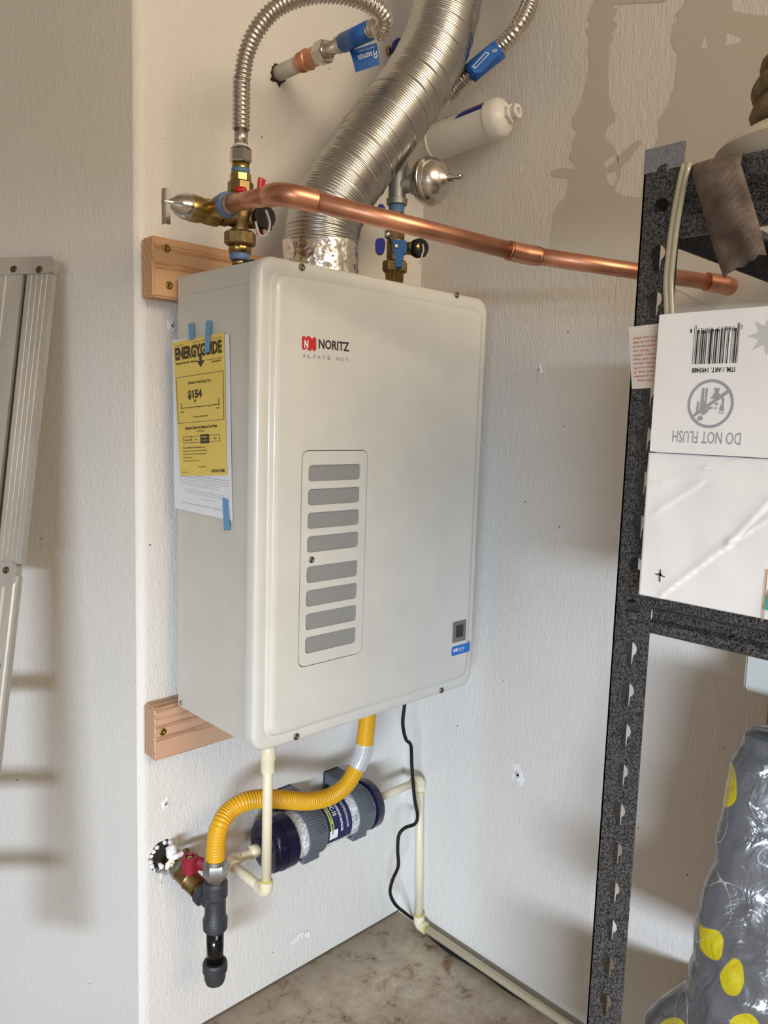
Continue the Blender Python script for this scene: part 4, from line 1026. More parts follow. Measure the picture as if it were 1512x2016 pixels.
# ---------------- neutraliser canister
t = thing('condensate_neutralizer', 'navy capped clear canister held by grey clips low on the back wall', 'canister', (-0.28, NY, NZ - 0.05))
X = (1, 0, 0)
def cyl(prof, nm, material, n=44, flute=None, sharp=45, parent=None):
    mb = MB(); lathe(mb, (0, NY, NZ), X, prof, n, flute=flute); return build(nm, mb, material, parent=parent or t, sharp=sharp)
CXL, CXR = -0.424, -0.165
cyl([(CXL + 0.02, 0.0425), (CXR - 0.02, 0.0425)], 'clear_tube', 'media')
cyl([(CXL, 0.030), (CXL + 0.0005, 0.0395), (CXL + 0.004, 0.046), (CXL + 0.006, 0.0475), (CXL + 0.022, 0.0475), (CXL + 0.0225, 0.0495), (CXL + 0.046, 0.0495), (CXL + 0.048, 0.043)], 'end_cap', 'navy')
cyl([(CXL - 0.012, 0.013), (CXL - 0.012, 0.016), (CXL, 0.018), (CXL + 0.001, 0.018)], 'inlet_hub', 'navy')
cyl([(CXR, 0.030), (CXR - 0.0005, 0.0395), (CXR - 0.003, 0.046), (CXR - 0.006, 0.0485), (CXR - 0.022, 0.0485), (CXR - 0.024, 0.043)], 'end_cap', 'navy')
for cc, hw in ((-0.333, 0.0195), (-0.213, 0.0185)):
    t_ = MB()
    lathe(t_, (0, NY, NZ), X, [(cc - hw, 0.0425), (cc - hw, 0.0475), (cc + hw, 0.0475), (cc + hw, 0.0425)], 44)
    ck = build('clip', t_, 'grey_plastic', parent=t, sharp=40)
    t_ = MB(); 
    for k in range(11):
        th = math.radians(14 + k * 5.4); rr_ = 0.0475
        c = Vector((cc, NY - rr_ * math.cos(th), NZ + rr_ * math.sin(th)))
        sweep(t_, [c - Vector((hw * 0.95, 0, 0)), c + Vector((hw * 0.95, 0, 0))], 0.0011, 6)
    build('grip_ribs', t_, 'grey_plastic', parent=ck)
    t_ = MB(); boxm(t_, (cc - hw, NY + 0.01, NZ - 0.054), (cc + hw, -0.0005, NZ - 0.036), 0.0015, 1); boxm(t_, (cc - hw, NY + 0.012, NZ + 0.034), (cc + hw, -0.0005, NZ + 0.058), 0.0015, 1); boxm(t_, (cc - hw, -0.006, NZ - 0.054), (cc + hw, -0.0004, NZ + 0.058), 0.001, 1)
    boxm(t_, (cc - hw, NY - 0.025, NZ - 0.0515), (cc + hw, NY + 0.012, NZ - 0.040), 0.002, 1)
    build('clip_bracket', t_, 'grey_plastic', parent=ck)
RL = 0.0431
def lc(a, b, d=0.0):  # a: running down the front from the top, b: along +x
    th = math.radians(70) - a / RL
    return Vector((-0.309 + b, NY - (RL + d) * math.cos(th), NZ + (RL + d) * math.sin(th)))
mb = MB()
rectp(mb, lambda a, b, d: lc(a, b, d), -0.02, 0.0, 0.075, 0.058, 0.0, n=24); lbl = build('navy_label', mb, 'navy_print', parent=t)
mb = MB(); rectp(mb, lambda a, b, d: lc(a, b, d), 0.0, 0.006, 0.062, 0.014, 0.0003, n=16); rectp(mb, lambda a, b, d: lc(a, b, d), 0.082, 0.004, 0.098, 0.018, 0.0003, n=4); build('lime_stripe', mb, 'ink_lime', parent=lbl)
mb = MB(); text(mb, 'AXIOM', lc, 0.0, 0.044, 0.020, 0.006, 0, 0.0006); text(mb, 'TECHNOLOGIES', lc, 0.020, 0.044, 0.033, 0.0052, 0, 0.0006)
text(mb, 'CONDENSATE NEUTRALIZER', lc, 0.004, 0.030, 0.052, 0.0048, 0.03, 0.0006); text(mb, 'NC-10', lc, 0.0, 0.0175, 0.024, 0.009, 0.02, 0.0006)
rectp(mb, lambda a, b, d: lc(a, b, d), 0.048, 0.003, 0.0485 + 0.017, 0.0225, 0.0005, n=6)
rectp(mb, lambda a, b, d: lc(a, b, d), 0.075, 0.0, 0.098, 0.022, 0.0002, n=5)
build('white_lettering', mb, 'ink_white', parent=lbl)
mb = MB(); text(mb, 'pH REFILL MEDIA', lc, 0.004, 0.008, 0.052, 0.0042, 0.02, 0.0007); build('stripe_lettering', mb, 'navy_vinyl', parent=lbl)

# ================================================================ CORDS
tag(None or build('power_cord', sweep(MB(), catmull([P(799, 1360, y=-0.12), P(796, 1392, y=-0.12), P(793, 1425, y=-0.12), P(799, 1455, y=-0.11), P(809, 1468, y=-0.105), P(811, 1510, y=-0.10), P(816, 1570, y=-0.10), P(822, 1605, y=-0.10), P(817, 1622, y=-0.10), P(797, 1630, y=-0.095), P(785, 1645, y=-0.09), P(783, 1675, y=-0.09), P(784, 1705, y=-0.085), P(773, 1732, y=-0.07), P(768, 1757, y=-0.06), P(778, 1780, y=-0.06), P(797, 1797, y=-0.062), P(812, 1808, z=0.012), P(833, 1822, z=0.005), P(850, 1845, z=0.005), P(885, 1874, z=0.005), P(925, 1898, z=0.005), P(960, 1920, z=0.005), P(1000, 1950, z=0.005), P(1040, 1972, z=0.005), P(1065, 1980, z=0.005), P(1100, 2012, z=0.005), P(1150, 2070, z=0.005)], 0.006), 0.0036, 10), 'black_rubber'),
    'black power cord hanging in waves from the heater to the floor corner', 'cord')

# ================================================================ WALL ANCHORS AND CHIPS
def anchor(p, nrm, label, r=0.008, seed=1):
    random.seed(seed)
    t = thing('wall_anchor', label, 'wall anchor', p, 'old anchors left in the walls')
    nrm = Vector(nrm); a, u, v = frame(nrm)
    mb = MB(); pts = []
    for k in range(14):
        an = 2 * math.pi * k / 14; q = r * random.uniform(0.9, 1.9); pts.append(p + u * q * math.cos(an) * 1.25 + v * q * math.sin(an) * 0.9 + nrm * 0.0006)
    mb.add([p + nrm * 0.0026] + pts, [(0, 1 + k, 1 + (k + 1) % 14) for k in range(14)], True)
    build('plaster_rim', mb, 'plaster', parent=t)
    mb = MB(); lathe(mb, p, nrm, [(0.001, r * 0.5), (0.003, r * 0.55), (0.0035, r * 0.3), (0.0022, r * 0.25)], 12); build('anchor_sleeve', mb, 'white_plastic', parent=t)
    mb = MB(); lathe(mb, p, nrm, [(0.0024, 0.0005), (0.0030, r * 0.26)], 10); build('screw_hole', mb, 'hole', parent=t)
anchor(P(1063, 728, x=0), (-1, 0, 0), 'plaster plug high on the right wall, right of the heater front', 0.005, 2)
anchor(P(1021, 1525, x=0), (-1, 0, 0), 'chipped plaster anchor on the right wall above the drain elbow', 0.0115, 5)
anchor(P(325, 1582, y=0), (0, -1, 0), 'small anchor on the back wall below the lower board', 0.007, 8)
anchor(P(337, 641, y=0), (0, -1, 0), 'dark pitted anchor on the back wall beside the energy label', 0.006, 11)
anchor(P(36, 436, x=XL), (-1, 0, 0), 'small screw and anchor on the left wall above the ladder', 0.006, 13)
# plaster scuff low on the back wall
mb = MB(); 
for k in range(9):
    c = P(578 + k * 3.6 + random.uniform(-3, 3), 1850 - k * 1.2 + random.uniform(-5, 5), y=0); r = random.uniform(0.003, 0.008)
    patch(mb, fnb, [(c.x + r * 1.5 * math.cos(a * 0.7) * random.uniform(.7, 1.2), c.z + r * math.sin(a * 0.7) * random.uniform(.6, 1.1)) for a in range(9)], 0.0004 + k * 0.00005)
o = build('plaster_scuff', mb, 'plaster'); tag(o, 'white scuffed plaster patch low on the back wall above the floor', 'wall scuff')

# ================================================================ STORAGE RACK
PX = -0.477; PW0, PW1 = -0.7505, -0.789
rack = thing('storage_rack', 'black hammertone steel storage rack with keyhole posts standing at right', 'shelf unit', (-0.25, -1.2, 0))
TOPZ = 1.367
def keyhole(y, z):
    R = 0.0078; w_ = 0.0036; pts = []
    for k in range(11):
        a = math.radians(-58 + k * (296 / 10)); pts.append((y + R * math.sin(a + math.pi / 2) if False else y + R * math.cos(a), z + 0.0045 + R * math.sin(a)))
    pts += [(y - w_, z - 0.010), (y - w_ * 0.6, z - 0.0128), (y + w_ * 0.6, z - 0.0128), (y + w_, z - 0.010)]
    return pts
zs = []
k = 0.7966 - 0.0427 * 18
while k < TOPZ - 0.008:
    if k > 0.03: zs.append(k)
    k += 0.0427
TH = 0.0018
def post(x, sgx, y0, y1, nm='post'):
    """angle post: slotted face looking along x, second flange along x at y0"""
    mb = MB(); fnp = lambda a, b, d=0.0: Vector((x + d * sgx, a, b))
    ym = (y0 + y1) / 2
    lo, hi = min(y0, y1), max(y0, y1)
    plate(mb, [[(lo, 0), (hi, 0), (hi, TOPZ), (lo, TOPZ)]] + [keyhole(ym, z) for z in zs], 0.0, TH, fnp)
    s = 1 if y1 > y0 else -1
    boxm(mb, (x, y0, 0), (x + sgx * 0.0385, y0 + s * TH, TOPZ))
    return build(nm, mb, 'hammer', parent=rack)
p1 = post(PX, 1, PW0, PW1)
p2 = post(-0.034, -1, PW0 - 0.036, PW1 - 0.036)
p3 = post(PX, 1, -1.665, -1.6265)
p4 = post(-0.034, -1, -1.665, -1.6265)
mb = MB(); boxm(mb, (PX - 0.0006, PW1 - 0.0004, TOPZ - 0.021), (PX, PW0 + 0.0004, TOPZ + 0.0012)); build('tape_wrap', mb, mat('grey_film', (0.22, 0.23, 0.25), 0.4, var=0.3, vscale=500), parent=p1)
def beam(z0, z1):
    h = z1 - z0
    mb = MB()  # front beam with rolled lips: outline in (x, z), extruded along y
    prof = [(0, z0), (0.006, z0 - 0.0), (0.010, z0 + 0.004), (0.010, z0 + h * .30), (0.004, z0 + h * .36), (0.004, z0 + h * 0.62), (0.010, z0 + h * 0.70), (0.010, z1), (-0.001, z1), (-0.004, z1 - 0.004), (-0.004, z1 - h * .34), (0.002, z1 - h * .42), (0.002, z0 + h * .36), (-0.003, z0 + h * .28), (-0.003, z0 + 0.003)]
    ya, yb = PW1 + 0.0, -1.6265
    vs = [(PX + 0.002 + a, ya, b) for a, b in prof] + [(PX + 0.002 + a, yb, b) for a, b in prof]; n = len(prof)
    fs = [(i, (i + 1) % n, n + (i + 1) % n, n + i) for i in range(n)]
    mb.add(vs, fs, False)
    build('front_beam', mb, 'hammer', parent=rack)
    mb = MB(); boxm(mb, (-0.046, PW1, z0), (-0.038, -1.6265, z1), 0.002, 1); build('rear_beam', mb, 'hammer', parent=rack)
    for yy in (PW0 - 0.003, -1.655):
        mb = MB(); boxm(mb, (PX + 0.003, yy - 0.002, z0 + 0.006), (-0.036, yy, z1), 0.0008, 1); boxm(mb, (PX + 0.003, yy - 0.014, z1 - 0.018), (-0.036, yy - 0.002, z1 - 0.015)); build('side_beam', mb, 'hammer', parent=rack)
    mb = MB(); boxm(mb, (PX + 0.008, -1.64, z1 - 0.014), (-0.048, PW1 - 0.001, z1 - 0.002), 0.001, 1); build('shelf_board', mb, 'particle', parent=rack)
beam(1.283, 1.345)
beam(0.9065, 0.9475)
beam(0.10, 0.145)
for z in (1.3515, 1.309, 0.9665, 0.924):
    zz = min(zs, key=lambda q: abs(q - z)) - 0.006
    mb = MB(); lathe(mb, (PX + 0.0035, (PW0 + PW1) / 2, zz), (-1, 0, 0), [(0, 0.0062), (0.004, 0.0062), (0.0055, 0.0045)], 18); build('rivet', mb, 'hammer', parent=p1)

# clear cord and warning tag
cdx = PX - 0.004
cordp = [P(1352, 322, x=cdx), P(1346, 345, x=cdx), P(1337, 390, x=cdx), P(1327, 450, x=cdx), P(1320, 510, x=cdx), P(1316, 560, x=cdx), P(1318, 625, x=cdx), P(1316, 700, x=cdx + 0.002)]
mb = MB()
pth = catmull(cordp, 0.008)
for dy in (-0.0024, 0.0024): sweep(mb, [p + Vector((0, dy, 0)) for p in pth], 0.0027, 10)
sweep(mb, pth, 0.0019, 8)
c_ = tag(build('lamp_cord', mb, 'clear_cord'), 'clear two strand lamp cord hanging down in front of the rack post', 'cord')
tx_ = PX - 0.007
ftg = bil([P(1237.5, 644, x=tx_), P(1306, 636, x=tx_), P(1292, 763, x=tx_), P(1244, 766, x=tx_)])
mb = MB(); plate(mb, [[(0, 0), (1, 0), (1, 1), (0, 1)]], -0.0004, 0, ftg); tgm = tag(build('warning_tag', mb, 'cream_paper'), 'cream warning tag with red upside down print beside the white carton', 'tag')
mb = MB(); ftr = lambda a, b, d=0.0: ftg(1 - a, 1 - b, d)
rows_ = ['This plug', 'is a polarized', 'one way. If', 'does not fit', 'outlet, reverse', 'If it still does', 'contact a qualified', 'n.   Never use', 'extension cord', 'plug can be fully', 'Do not alter']
for i, s in enumerate(rows_): text(mb, s, ftr, 0.14 + 0.02 * (i % 3), 0.125 + i * 0.068 - 0.0, 0.72 if len(s) > 10 else 0.6, 0.036, 0.0, 0.0005) if False else text(mb, s, ftr, 0.12 + 0.02 * (i % 3), 0.13 + (i) * 0.0, 0.7, 0.036) if False else text(mb, s, ftr, 0.14, 0.86 - i * 0.068 - 0.0, 0.74 if len(s) > 10 else 0.62, 0.036, 0.01, 0.0005)
build('red_print', mb, 'ink_red', parent=tgm, recalc=False)

# webbing strip draped over the top beam
xw = PX - 0.012
fwb = bil([P(1353, 316, x=xw), P(1450, 293, x=xw - 0.002), P(1510, 500, x=xw - 0.012), P(1425, 548, x=xw - 0.006)])
mb = MB(); n = 14; vs = []; fs = []
for j in range(n + 1):
    for i in range(9):
        b = j / n; a = i / 8
        bump_ = 0.006 * math.sin(math.pi * a) * (1 - 0.4 * b) + (0.012 * max(0, b - 0.86) / 0.14 * -1) + 0.003 * math.sin(a * 9 + b * 5) * (1 - b)
        bb = b + (0.012 * math.sin(a * 23) if j == 0 else 0)
        vs.append(fwb(a, bb, bump_))
for j in range(n):
    for i in range(8): fs.append((j * 9 + i, j * 9 + i + 1, (j + 1) * 9 + i + 1, (j + 1) * 9 + i))
# the part folded back over the beam
o = len(vs)
for i in range(9):
    p = vs[n * 9 + i]; vs.append(p + Vector((0.030, 0.004, 0.003)))
for i in range(8): fs.append((n * 9 + i, n * 9 + i + 1, o + i + 1, o + i))
mb.add(vs, fs)
wb = build('woven_strap', mb, 'webbing')
tag(wb, 'wide brown woven strap hanging over the top beam of the rack', 'strap')
sm = wb.modifiers.new('thickness', 'SOLIDIFY'); sm.thickness = 0.0012

# things on the top shelf
SHZ = 1.343
t = tag(build('plastic_tray', lathe(MB(), (-0.395, -0.872, SHZ), Z, [(0, 0.065), (0.002, 0.075), (0.016, 0.082), (0.019, 0.084), (0.024, 0.080), (0.036, 0.062), (0.040, 0.03), (0.0405, 0.002)], 48), 'lid', sharp=45), 'shallow cream plastic tray at the right edge of the top shelf', 'tray')
t = thing('twine_bundle', 'brown twine bundle standing on the cream tray at the right edge', 'twine', (-0.41, -0.87, SHZ + 0.041))
bx = P(1548, 225, t=0.74)
for i, (dz, R_) in enumerate(((0.0, 0.020), (0.018, 0.023), (0.036, 0.023), (0.054, 0.017))):
    c = Vector((bx.x, bx.y, SHZ + 0.051 + dz)); mb = MB()
    sweep(mb, [c + Vector((R_ * math.cos(a), R_ * math.sin(a), 0.005 * math.sin(a * 2 + i))) for a in [2 * math.pi * k / 28 for k in range(29)]], 0.0095, 10, cap=False)
    build('coil', mb, 'rope', parent=t)

# ================================================================ WHITE CARTONS ON THE MIDDLE SHELF
BX0 = -0.500
yL = -0.7895
def carton(name, z0, z1, x0, label, ylo, crease=False):
    t = thing(name, label, 'box', (x0 + 0.2, -0.98, z0))
    mb = MB(); boxm(mb, (x0 + 0.0025, -1.17, z0), (-0.10, ylo, z1), 0.0025, 2); build('body', mb, 'carton', parent=t, sharp=30)
    return t
up_ = carton('wipes_carton', 1.0845, 1.2105, BX0 + 0.0, 'white carton with upside down barcode and DO NOT FLUSH mark, topmost of two', yL)
# glued front flap, slightly proud
fb0 = lambda a, b, d=0.0: Vector((BX0 - d, a, b))
mb = MB(); plate(mb, [rrect(-1.165, 1.0850, yL + 0.0008, 1.2100, 0.0012, 2)], -0.0022, 0.0012, fb0); build('front_flap', mb, 'carton', parent=up_)
def fbx(a, b, d=0.0):  # print frame for reading upside down: a runs to +y (left in the photo), b runs down
    return Vector((BX0 - 0.0014 - d, a, -b))
def bp_(px, py): 
    p = P(px, py, x=BX0 - 0.0014); return p.y, -p.z
mb = MB()
y0, b0 = bp_(1459, 736); y1, b1 = bp_(1363, 733)
# barcode bars
ya = bp_(1453, 690)[0]; yb = bp_(1364, 690)[0]; ztop = -P(1410, 648, x=BX0).z; zbot = -P(1408, 716, x=BX0).z
random.seed(21); pos = 0.0
bars = [1, 1, 2, 1, 3, 1, 1, 2, 1, 4, 2, 1, 1, 3, 2, 1, 1, 1, 3, 2, 1, 2, 3, 1, 2, 2, 1, 1, 4, 1, 1, 3, 2, 1, 2, 1, 3, 1, 2, 2, 1, 1, 3, 1, 1, 2, 1]
tot = sum(bars)
for i, wdt in enumerate(bars):
    if i % 2 == 0:
        a0 = ya + (yb - ya) * pos / tot; a1 = ya + (yb - ya) * (pos + wdt * 0.92) / tot
        guard = i < 4 or i > len(bars) - 5
        rectp(mb, fbx, a0, ztop - (0.004 if guard else 0) + 0.0, a1, zbot, 0.0)
    pos += wdt
hgt = 0.0045
def bt(s, px0, px1, py, ht, bold=0.0, m_=None):
    """upside-down text: starts at px0 (right) and ends at px1 (left)"""
    pm = (px0 + px1) / 2
    a0, b_ = bp_(px0, py); a1, _ = bp_(px1, py); bm_ = bp_(pm, py)[1]
    text(m_ or mb, s, lambda a, b, d: fbx(a, 2 * bm_ - b - 0.0, d) if False else fbx(a, b, d), a0, bm_, a1 - a0, 1, 0)
# helper frame: reading direction +y, letters' up direction -z
def up_text(m_, s, px0, px1, pyb, ht, bold=0.0, X_=None):
    a0 = P(px0, pyb, x=BX0).y; a1 = P(px1, pyb, x=BX0).y; zb = P((px0 + px1) / 2, pyb, x=BX0).z
    fn = lambda a, b, d=0.0: Vector((BX0 - 0.0014 - d, a, zb - b))
    text(m_, s, fn, a0, 0.0, a1 - a0, ht, bold, 0.0)
up_text(mb, '96619', 1450, 1412, 643, 0.0046); up_text(mb, '05751', 1406, 1377, 646, 0.0046); up_text(mb, '0', 1464, 1460, 640, 0.0036); up_text(mb, '1', 1364, 1361, 648, 0.0036)
up_text(mb, 'ITM. / ART. 1493488', 1449, 1364, 724, 0.0042, 0.03)
build('barcode_print', mb, 'ink', parent=up_, recalc=False)
mb = MB(); c = P(1399.5, 795, x=BX0); R0, R1 = 0.0205, 0.0180
fz = lambda a, b, d=0.0: Vector((BX0 - 0.0014 - d, c.y + a, c.z + b))  # a>0 = left in photo
for k in range(40):
    a0 = 2 * math.pi * k / 40; a1 = 2 * math.pi * (k + 1) / 40
    patch(mb, fz, [(R0 * math.cos(a0), R0 * math.sin(a0) * 1.04), (R0 * math.cos(a1), R0 * math.sin(a1) * 1.04), (R1 * math.cos(a1), R1 * math.sin(a1) * 1.04), (R1 * math.cos(a0), R1 * math.sin(a0) * 1.04)], 0.0)
SGN = [0]
def sg_(pts):
    SGN[0] += 1; patch(mb, fz, [(-(p[0] - 940) / 235 * R0, -(p[1] - 985) / 240 * R0 * 1.04) for p in pts], 0.00006 * SGN[0])
sg_([(770, 1130), (755, 1105), (1105, 845), (1125, 875)])
sg_([(835, 1060), (850, 830), (872, 830), (875, 960), (885, 960), (885, 830), (908, 830), (900, 1000), (900, 1085), (870, 1100)])
sg_([(800, 1090), (808, 960), (825, 960), (826, 1060), (840, 1085)])
sg_([(875, 1085), (930, 1015), (970, 1015), (972, 1035), (945, 1035), (905, 1085)])
sg_([(940, 935), (985, 870), (968, 832), (1030, 832), (1018, 880), (1070, 920), (1078, 940)])
sg_([(820, 1125), (850, 1100), (880, 1120), (875, 1145), (850, 1155), (828, 1145)])
sg_([(1060, 925), (1082, 935), (1080, 990), (1088, 1055), (1042, 1055), (1046, 1005), (1064, 985)])
sg_([(1035, 1068), (1090, 1070), (1090, 1080), (1035, 1078)])
sg_([(990, 1025), (1003, 1012), (1016, 1026), (1002, 1040)]); sg_([(995, 975), (1022, 972), (1022, 995), (995, 998)])
up_text(mb, 'DO NOT FLUSH', 1461, 1326, 850, 0.0108, 0.008)
build('symbol_print', mb, 'ink_grey', parent=up_, recalc=False)
mb = MB()
c = P(1514, 660, x=BX0); patch(mb, lambda a, b, d=0.0: Vector((BX0 - 0.0014, c.y + a, c.z + b)), [((0.017 if k % 2 == 0 else 0.008) * math.cos(k * math.pi / 8), (0.017 if k % 2 == 0 else 0.008) * math.sin(k * math.pi / 8)) for k in range(16)])
build('star_print', mb, 'carton_grey', parent=up_)

low_ = thing('creased_carton', 'creased white carton with a small black cross mark under the barcode carton', 'box', (BX0 + 0.2, -0.98, 0.9478))
mb = MB(); boxm(mb, (BX0 + 0.006, -1.17, 0.9478), (-0.10, yL + 0.002, 1.0840), 0.002, 2); build('body', mb, 'carton', parent=low_, sharp=30)
# creased front face: height field with diagonal folds
mb = MB(); nu, nv = 190, 90; ylo, yhi = -1.165, yL + 0.003; zlo, zhi = 0.9480, 1.0838
def cline(px0, py0, px1, py1):
    a = P(px0, py0, x=BX0); b = P(px1, py1, x=BX0); return (Vector((a.y, a.z)), Vector((b.y, b.z)))
folds = [(cline(1278, 958, 1390, 925), 0.0012, 0.003), (cline(1390, 925, 1470, 905), 0.0010, 0.003), (cline(1300, 1005, 1380, 955), 0.0012, 0.006), (cline(1308, 1170, 1440, 1070), 0.0017, 0.005), (cline(1440, 1070, 1520, 985), 0.0014, 0.005), (cline(1440, 1070, 1520, 1020), 0.0016, 0.004)]
vs = []; fs = []
for j in range(nv + 1):
    for i in range(nu + 1):
        y = yhi + (ylo - yhi) * (i / nu); z = zlo + (zhi - zlo) * j / nv
        h = 0.0
        for (A, B), amp, wd in folds:
            p = Vector((y, z)); ab = B - A; tt = max(0, min(1, (p - A).dot(ab) / ab.length_squared)); dd = (p - A - ab * tt).length
            sgn = (p - A).x * ab.y - (p - A).y * ab.x
            h += amp * math.exp(-(dd / wd) ** 2) * (1 if sgn > 0 else -0.35)
        h += 0.0008 * noise.noise(Vector((y * 30, z * 30, 3)))
        vs.append((BX0 + 0.0058 - 0.004 - h, y, z))
for j in range(nv):
    for i in range(nu): q = j * (nu + 1) + i; fs.append((q, q + 1, q + nu + 2, q + nu + 1))
mb.add(vs, fs)
cf = build('front_panel', mb, 'carton', parent=low_)
sm = cf.modifiers.new('thickness', 'SOLIDIFY'); sm.thickness = 0.0015; sm.offset = 0
mb = MB(); c = P(1301, 1133, x=BX0)
fx_ = lambda a, b, d=0.0: Vector((BX0 - 0.0012 - d, c.y + a, c.z + b))
patch(mb, fx_, [(-0.0007, -0.0058), (0.0007, -0.0058), (0.0005, 0.0058), (-0.0004, 0.0058)]); patch(mb, fx_, [(-0.0048, -0.0008), (0.0046, 0.0003), (0.0046, 0.0013), (-0.0048, 0.0001)]); patch(mb, fx_, [(-0.0025, -0.0002), (0.002, 0.0006), (0.0, 0.0036)])
build('cross_mark', mb, 'ink', parent=low_)
mb = MB(); pts = [P(1511, 1120, x=BX0), P(1508, 1150, x=BX0), P(1505, 1190, x=BX0), P(1502, 1222, x=BX0)]
a0 = [(p.y, p.z) for p in pts]
for i in range(3): 
    q0, q1 = a0[i], a0[i + 1]; mb.add([(BX0 - 0.002, q0[0], q0[1]), (BX0 - 0.002, q1[0], q1[1]), (BX0 - 0.002, q1[0] - 0.0011, q1[1]), (BX0 - 0.002, q0[0] - 0.0011, q0[1])], [(0, 1, 2, 3)], False)
build('brown_line', mb, 'cardboard', parent=low_)
mb = MB(); c = P(1513, 1180, x=BX0); mb.add([(BX0 - 0.002, c.y, c.z + .008), (BX0 - 0.002, c.y - .02, c.z + .008), (BX0 - 0.002, c.y - .02, c.z - .009), (BX0 - 0.002, c.y + 0.002, c.z - .009)], [(0, 1, 2, 3)], False)
build('teal_print', mb, 'teal', parent=low_)

# ================================================================ GOODS UNDER THE SHELF
t = thing('cardboard_box', 'brown cardboard box on the floor under the grey bag', 'box', (-0.2, -0.95, 0.146))
mb = MB(); boxm(mb, (-0.40, -1.25, 0.1455), (-0.032, -0.695, 0.253), 0.002, 1); build('body', mb, 'cardboard', parent=t)
mb = MB(); boxm(mb, (-0.395, -0.965, 0.2535), (-0.037, -0.915, 0.2538)); build('seam_tape', mb, mat('brown_tape', (0.40, 0.22, 0.10), 0.3), parent=t)
cxx = -0.112
cbp = P(1505, 1437, x=cxx)
t = thing('cardboard_box', 'tan cardboard box standing behind the grey bag under the white tub', 'box', (-0.08, -1.0, 0.254))
TZ = P(1463, 1357, x=cxx).z
mb = MB(); boxm(mb, (cxx, -1.2, 0.2545), (-0.034, cbp.y, TZ - 0.001), 0.002, 1); build('body', mb, 'cardboard', parent=t)
mb = MB(); z_ = cbp.z; boxm(mb, (cxx - 0.0006, -1.2, z_ - 0.003), (cxx, cbp.y, z_), 0.0); build('red_line', mb, 'dark_red', parent=t)
ty = P(1463, 1357, x=cxx).y
t = thing('plastic_tub', 'white lidded plastic tub resting on the tan cardboard box', 'tub', (-0.08, -1.0, TZ))
mb = MB(); boxm(mb, (cxx - 0.003, -1.2, TZ), (-0.034, ty, TZ + 0.052), 0.004, 3); build('tub_body', mb, 'tub', parent=t, sharp=30)
mb = MB(); boxm(mb, (cxx - 0.0, -1.2, TZ + 0.0525), (-0.036, ty - 0.003, TZ + 0.085), 0.003, 2); build('tub_lid', mb, 'tub', parent=t, sharp=30)

# grey printed bag
lev = [(2150, 1290, 0.88), (2060, 1268, 0.88), (2012, 1268, 0.885), (1985, 1300, 0.885), (1950, 1352, 0.885), (1910, 1356, 0.885), (1885, 1366, 0.885), (1830, 1366, 0.885), (1790, 1376, 0.885), (1750, 1385, 0.885), (1700, 1408, 0.885), (1650, 1409, 0.885), (1610, 1420, 0.885), (1560, 1428, 0.885), (1500, 1440, 0.885), (1465, 1462, 0.885), (1443, 1466, 0.885), (1437, 1480, 0.885)]
vs = []; fs = []; nk = 96
vd = Vector((0.83, 0.55, 0)).normalized(); side = Vector((-vd.y, vd.x, 0))
rings_ = []
for py, px, tt in lev: rings_.append(P(px, py, t=tt))
dens = []
for i in range(len(rings_) - 1):
    for k in range(5): dens.append(rings_[i].lerp(rings_[i + 1], k / 5))
dens.append(rings_[-1])
dens = [p for p in dens if p.z > 0.256]
zmin = dens[0].z
ztopb = dens[-1].z
for li, p in enumerate(dens):
    hwid = 0.17; hd_ = 0.055 * (1 - 0.35 * max(0, (p.z - 0.5) / 0.25))
    c = p - side * hwid
    for k in range(nk):
        a = 2 * math.pi * k / nk; ca, sa = math.cos(a), math.sin(a)
        e = 0.75
        q = c + side * (hwid * math.copysign(abs(ca) ** e, ca)) - vd * (hd_ * math.copysign(abs(sa) ** e, sa))
        ns = noise.noise(Vector((q.x * 14, q.y * 14, q.z * 11))) * 0.016 + abs(noise.noise(Vector((q.x * 30 + 5, q.y * 30, q.z * 22)))) * -0.012
        w_ = max(0, sa)
        q = q - vd * ns * w_
        q.z = max(q.z + 0.01 * noise.noise(Vector((a * 2, p.z * 9, 1))) * w_, 0.2545)
        vs.append(q)
nl = len(dens)
for i in range(nl - 1):
    for k in range(nk): fs.append((i * nk + k, i * nk + (k + 1) % nk, (i + 1) * nk + (k + 1) % nk, (i + 1) * nk + k))
fs.append(tuple(range(nk))); fs.append(tuple((nl - 1) * nk + k for k in range(nk)))
mb = MB(); mb.add(vs, fs)
tag(build('plastic_bag', mb, 'bag'), 'crumpled grey plastic bag printed with yellow leaves at lower right', 'bag')

# ================================================================ ALUMINIUM LADDER
lt = thing('aluminium_ladder', 'weathered aluminium ladder leaning on the left wall', 'ladder', (-0.95, 0.3, 0))
HA = math.radians(31)
LH = Vector((-math.sin(HA), math.cos(HA), 0)); LNh = Vector((-math.cos(HA), -math.sin(HA), 0))
LA = P(112, 512, x=None, y=None, z=None, t=1.0)
v = ray(112, 512); LA = CAM + v * ((W1 + WN * 0.022 - CAM).dot(WN) / v.dot(WN))
LB = Vector((LA.x, LA.y, 0)) + LNh * 0.36
ld = (LB - LA).normalized()
ln = LH.cross(ld).normalized()
if ln.dot(LNh) < 0: ln = -ln
def fl(a, b, d=0.0): return LA + LH * a + ld * b + ln * d
def lp(px, py):
    v = ray(px, py); t_ = (LA - CAM).dot(ln) / v.dot(ln); p = CAM + v * t_
    return (p - LA).dot(LH), (p - LA).dot(ld)
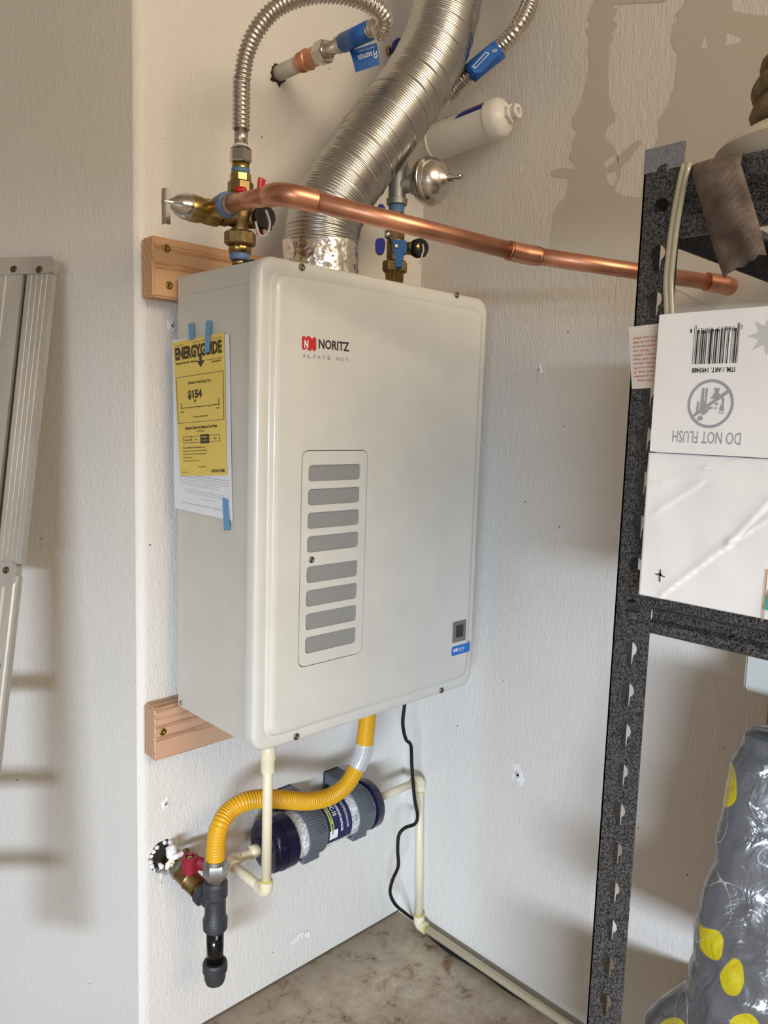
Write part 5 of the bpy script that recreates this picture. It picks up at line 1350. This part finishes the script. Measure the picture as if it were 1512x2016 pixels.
def strip(nm, tl, tr, br, bl, prof, material='alu', parent=lt):
    """bar between two pixel edges on the ladder plane; prof: (fraction across from the right edge, height)"""
    a0, b0 = lp(*tr), lp(*tl); a1, b1 = lp(*br), lp(*bl); mb = MB(); n = len(prof)
    vs = [fl(a0[0] + (b0[0] - a0[0]) * f, a0[1] + (b0[1] - a0[1]) * f, h) for f, h in prof] + [fl(a1[0] + (b1[0] - a1[0]) * f, a1[1] + (b1[1] - a1[1]) * f, h) for f, h in prof]
    mb.add(vs, [(i, (i + 1) % n, n + (i + 1) % n, n + i) for i in range(n)] + [tuple(range(n)), tuple(range(n, 2 * n))], False)
    return build(nm, mb, material, parent=parent)
def grooved(n_, h):
    pr = [(0, 0), (0.0, h)]
    for k in range(n_):
        a = k / n_; b = (k + 1) / n_
        pr += [(a + 0.01, h), (b - 0.03, h), (b - 0.025, h - 0.0012), (b - 0.008, h - 0.0012)]
    return pr + [(1, h), (1, 0)]
strip('rail', (62, 545), (112, 545), (50, 1112), (3, 1112), grooved(5, 0.010))
strip('rail', (-75, 545), (54, 545), (-7, 1112), (-130, 1112), grooved(4, 0.010))
strip('gap_shade', (53, 545), (63, 545), (4, 1112), (-8, 1112), [(0, 0), (0, 0.005), (1, 0.005), (1, 0)], 'hole')  # dark strip painted in for the shade between the two rails
def pplate(nm, x0, y0, x1, y1, h, rad, parent=lt):
    a0, b0 = lp(x1, y0); a1, b1 = lp(x0, y1)
    mb = MB(); plate(mb, [rrect(a0, b0, a1, b1, rad, 6)], 0.0, h, fl)
    return build(nm, mb, 'alu', parent=parent)
pl = pplate('end_plate', -78, 511.5, 120, 549, 0.0125, 0.014)
def rivet(px, py, d=0.0125, r=0.0058, par=None, nm='rivet'):
    y_, s_ = lp(px, py); mb = MB(); lathe(mb, fl(y_, s_, d), ln, [(0, r), (0.0012, r * 0.9), (0.0018, r * 0.5), (0.0010, r * 0.4)], 16); return build(nm, mb, 'rivet', parent=par or lt)
rivet(38, 537, par=pl); rivet(88, 538, par=pl)
mp_ = pplate('mid_plate', -130, 1109, 46, 1138, 0.0125, 0.010)
rivet(24, 1124, 0.0125, 0.0052, par=mp_)
LW = (LB - LA).length
leg_p = [(0, 0.0), (0, 0.0085), (.08, 0.0085), (.12, 0.0105), (.3, 0.0105), (.34, 0.008), (.42, 0.008), (.45, 0.0105), (0.95, 0.0105), (1, 0.009), (1, 0)]
def legp(pa, pb, wpx):
    strip('leg', (pa[0] - wpx, pa[1]), pa, pb, (pb[0] - wpx, pb[1]), leg_p)
bx_ = lp(0, 1530)
def foot_px(): return (-58, 2050)
legp((45, 1135), (-60, 2080), 62); legp((-260, 1135), (-365, 2080), 62)
rivet(4, 1310, 0.0105, 0.0066)
for py_ in (1400, 1640, 1860):
    strip('rung', (-300 - (py_ - 1400) * 0.11, py_), (-30 - (py_ - 1400) * 0.11, py_), (-30 - (py_ - 1400) * 0.11, py_ + 36), (-300 - (py_ - 1400) * 0.11, py_ + 36), [(0, -0.002), (0, 0.018), (1, 0.018), (1, -0.002)])
print('script done', len(bpy.data.objects))
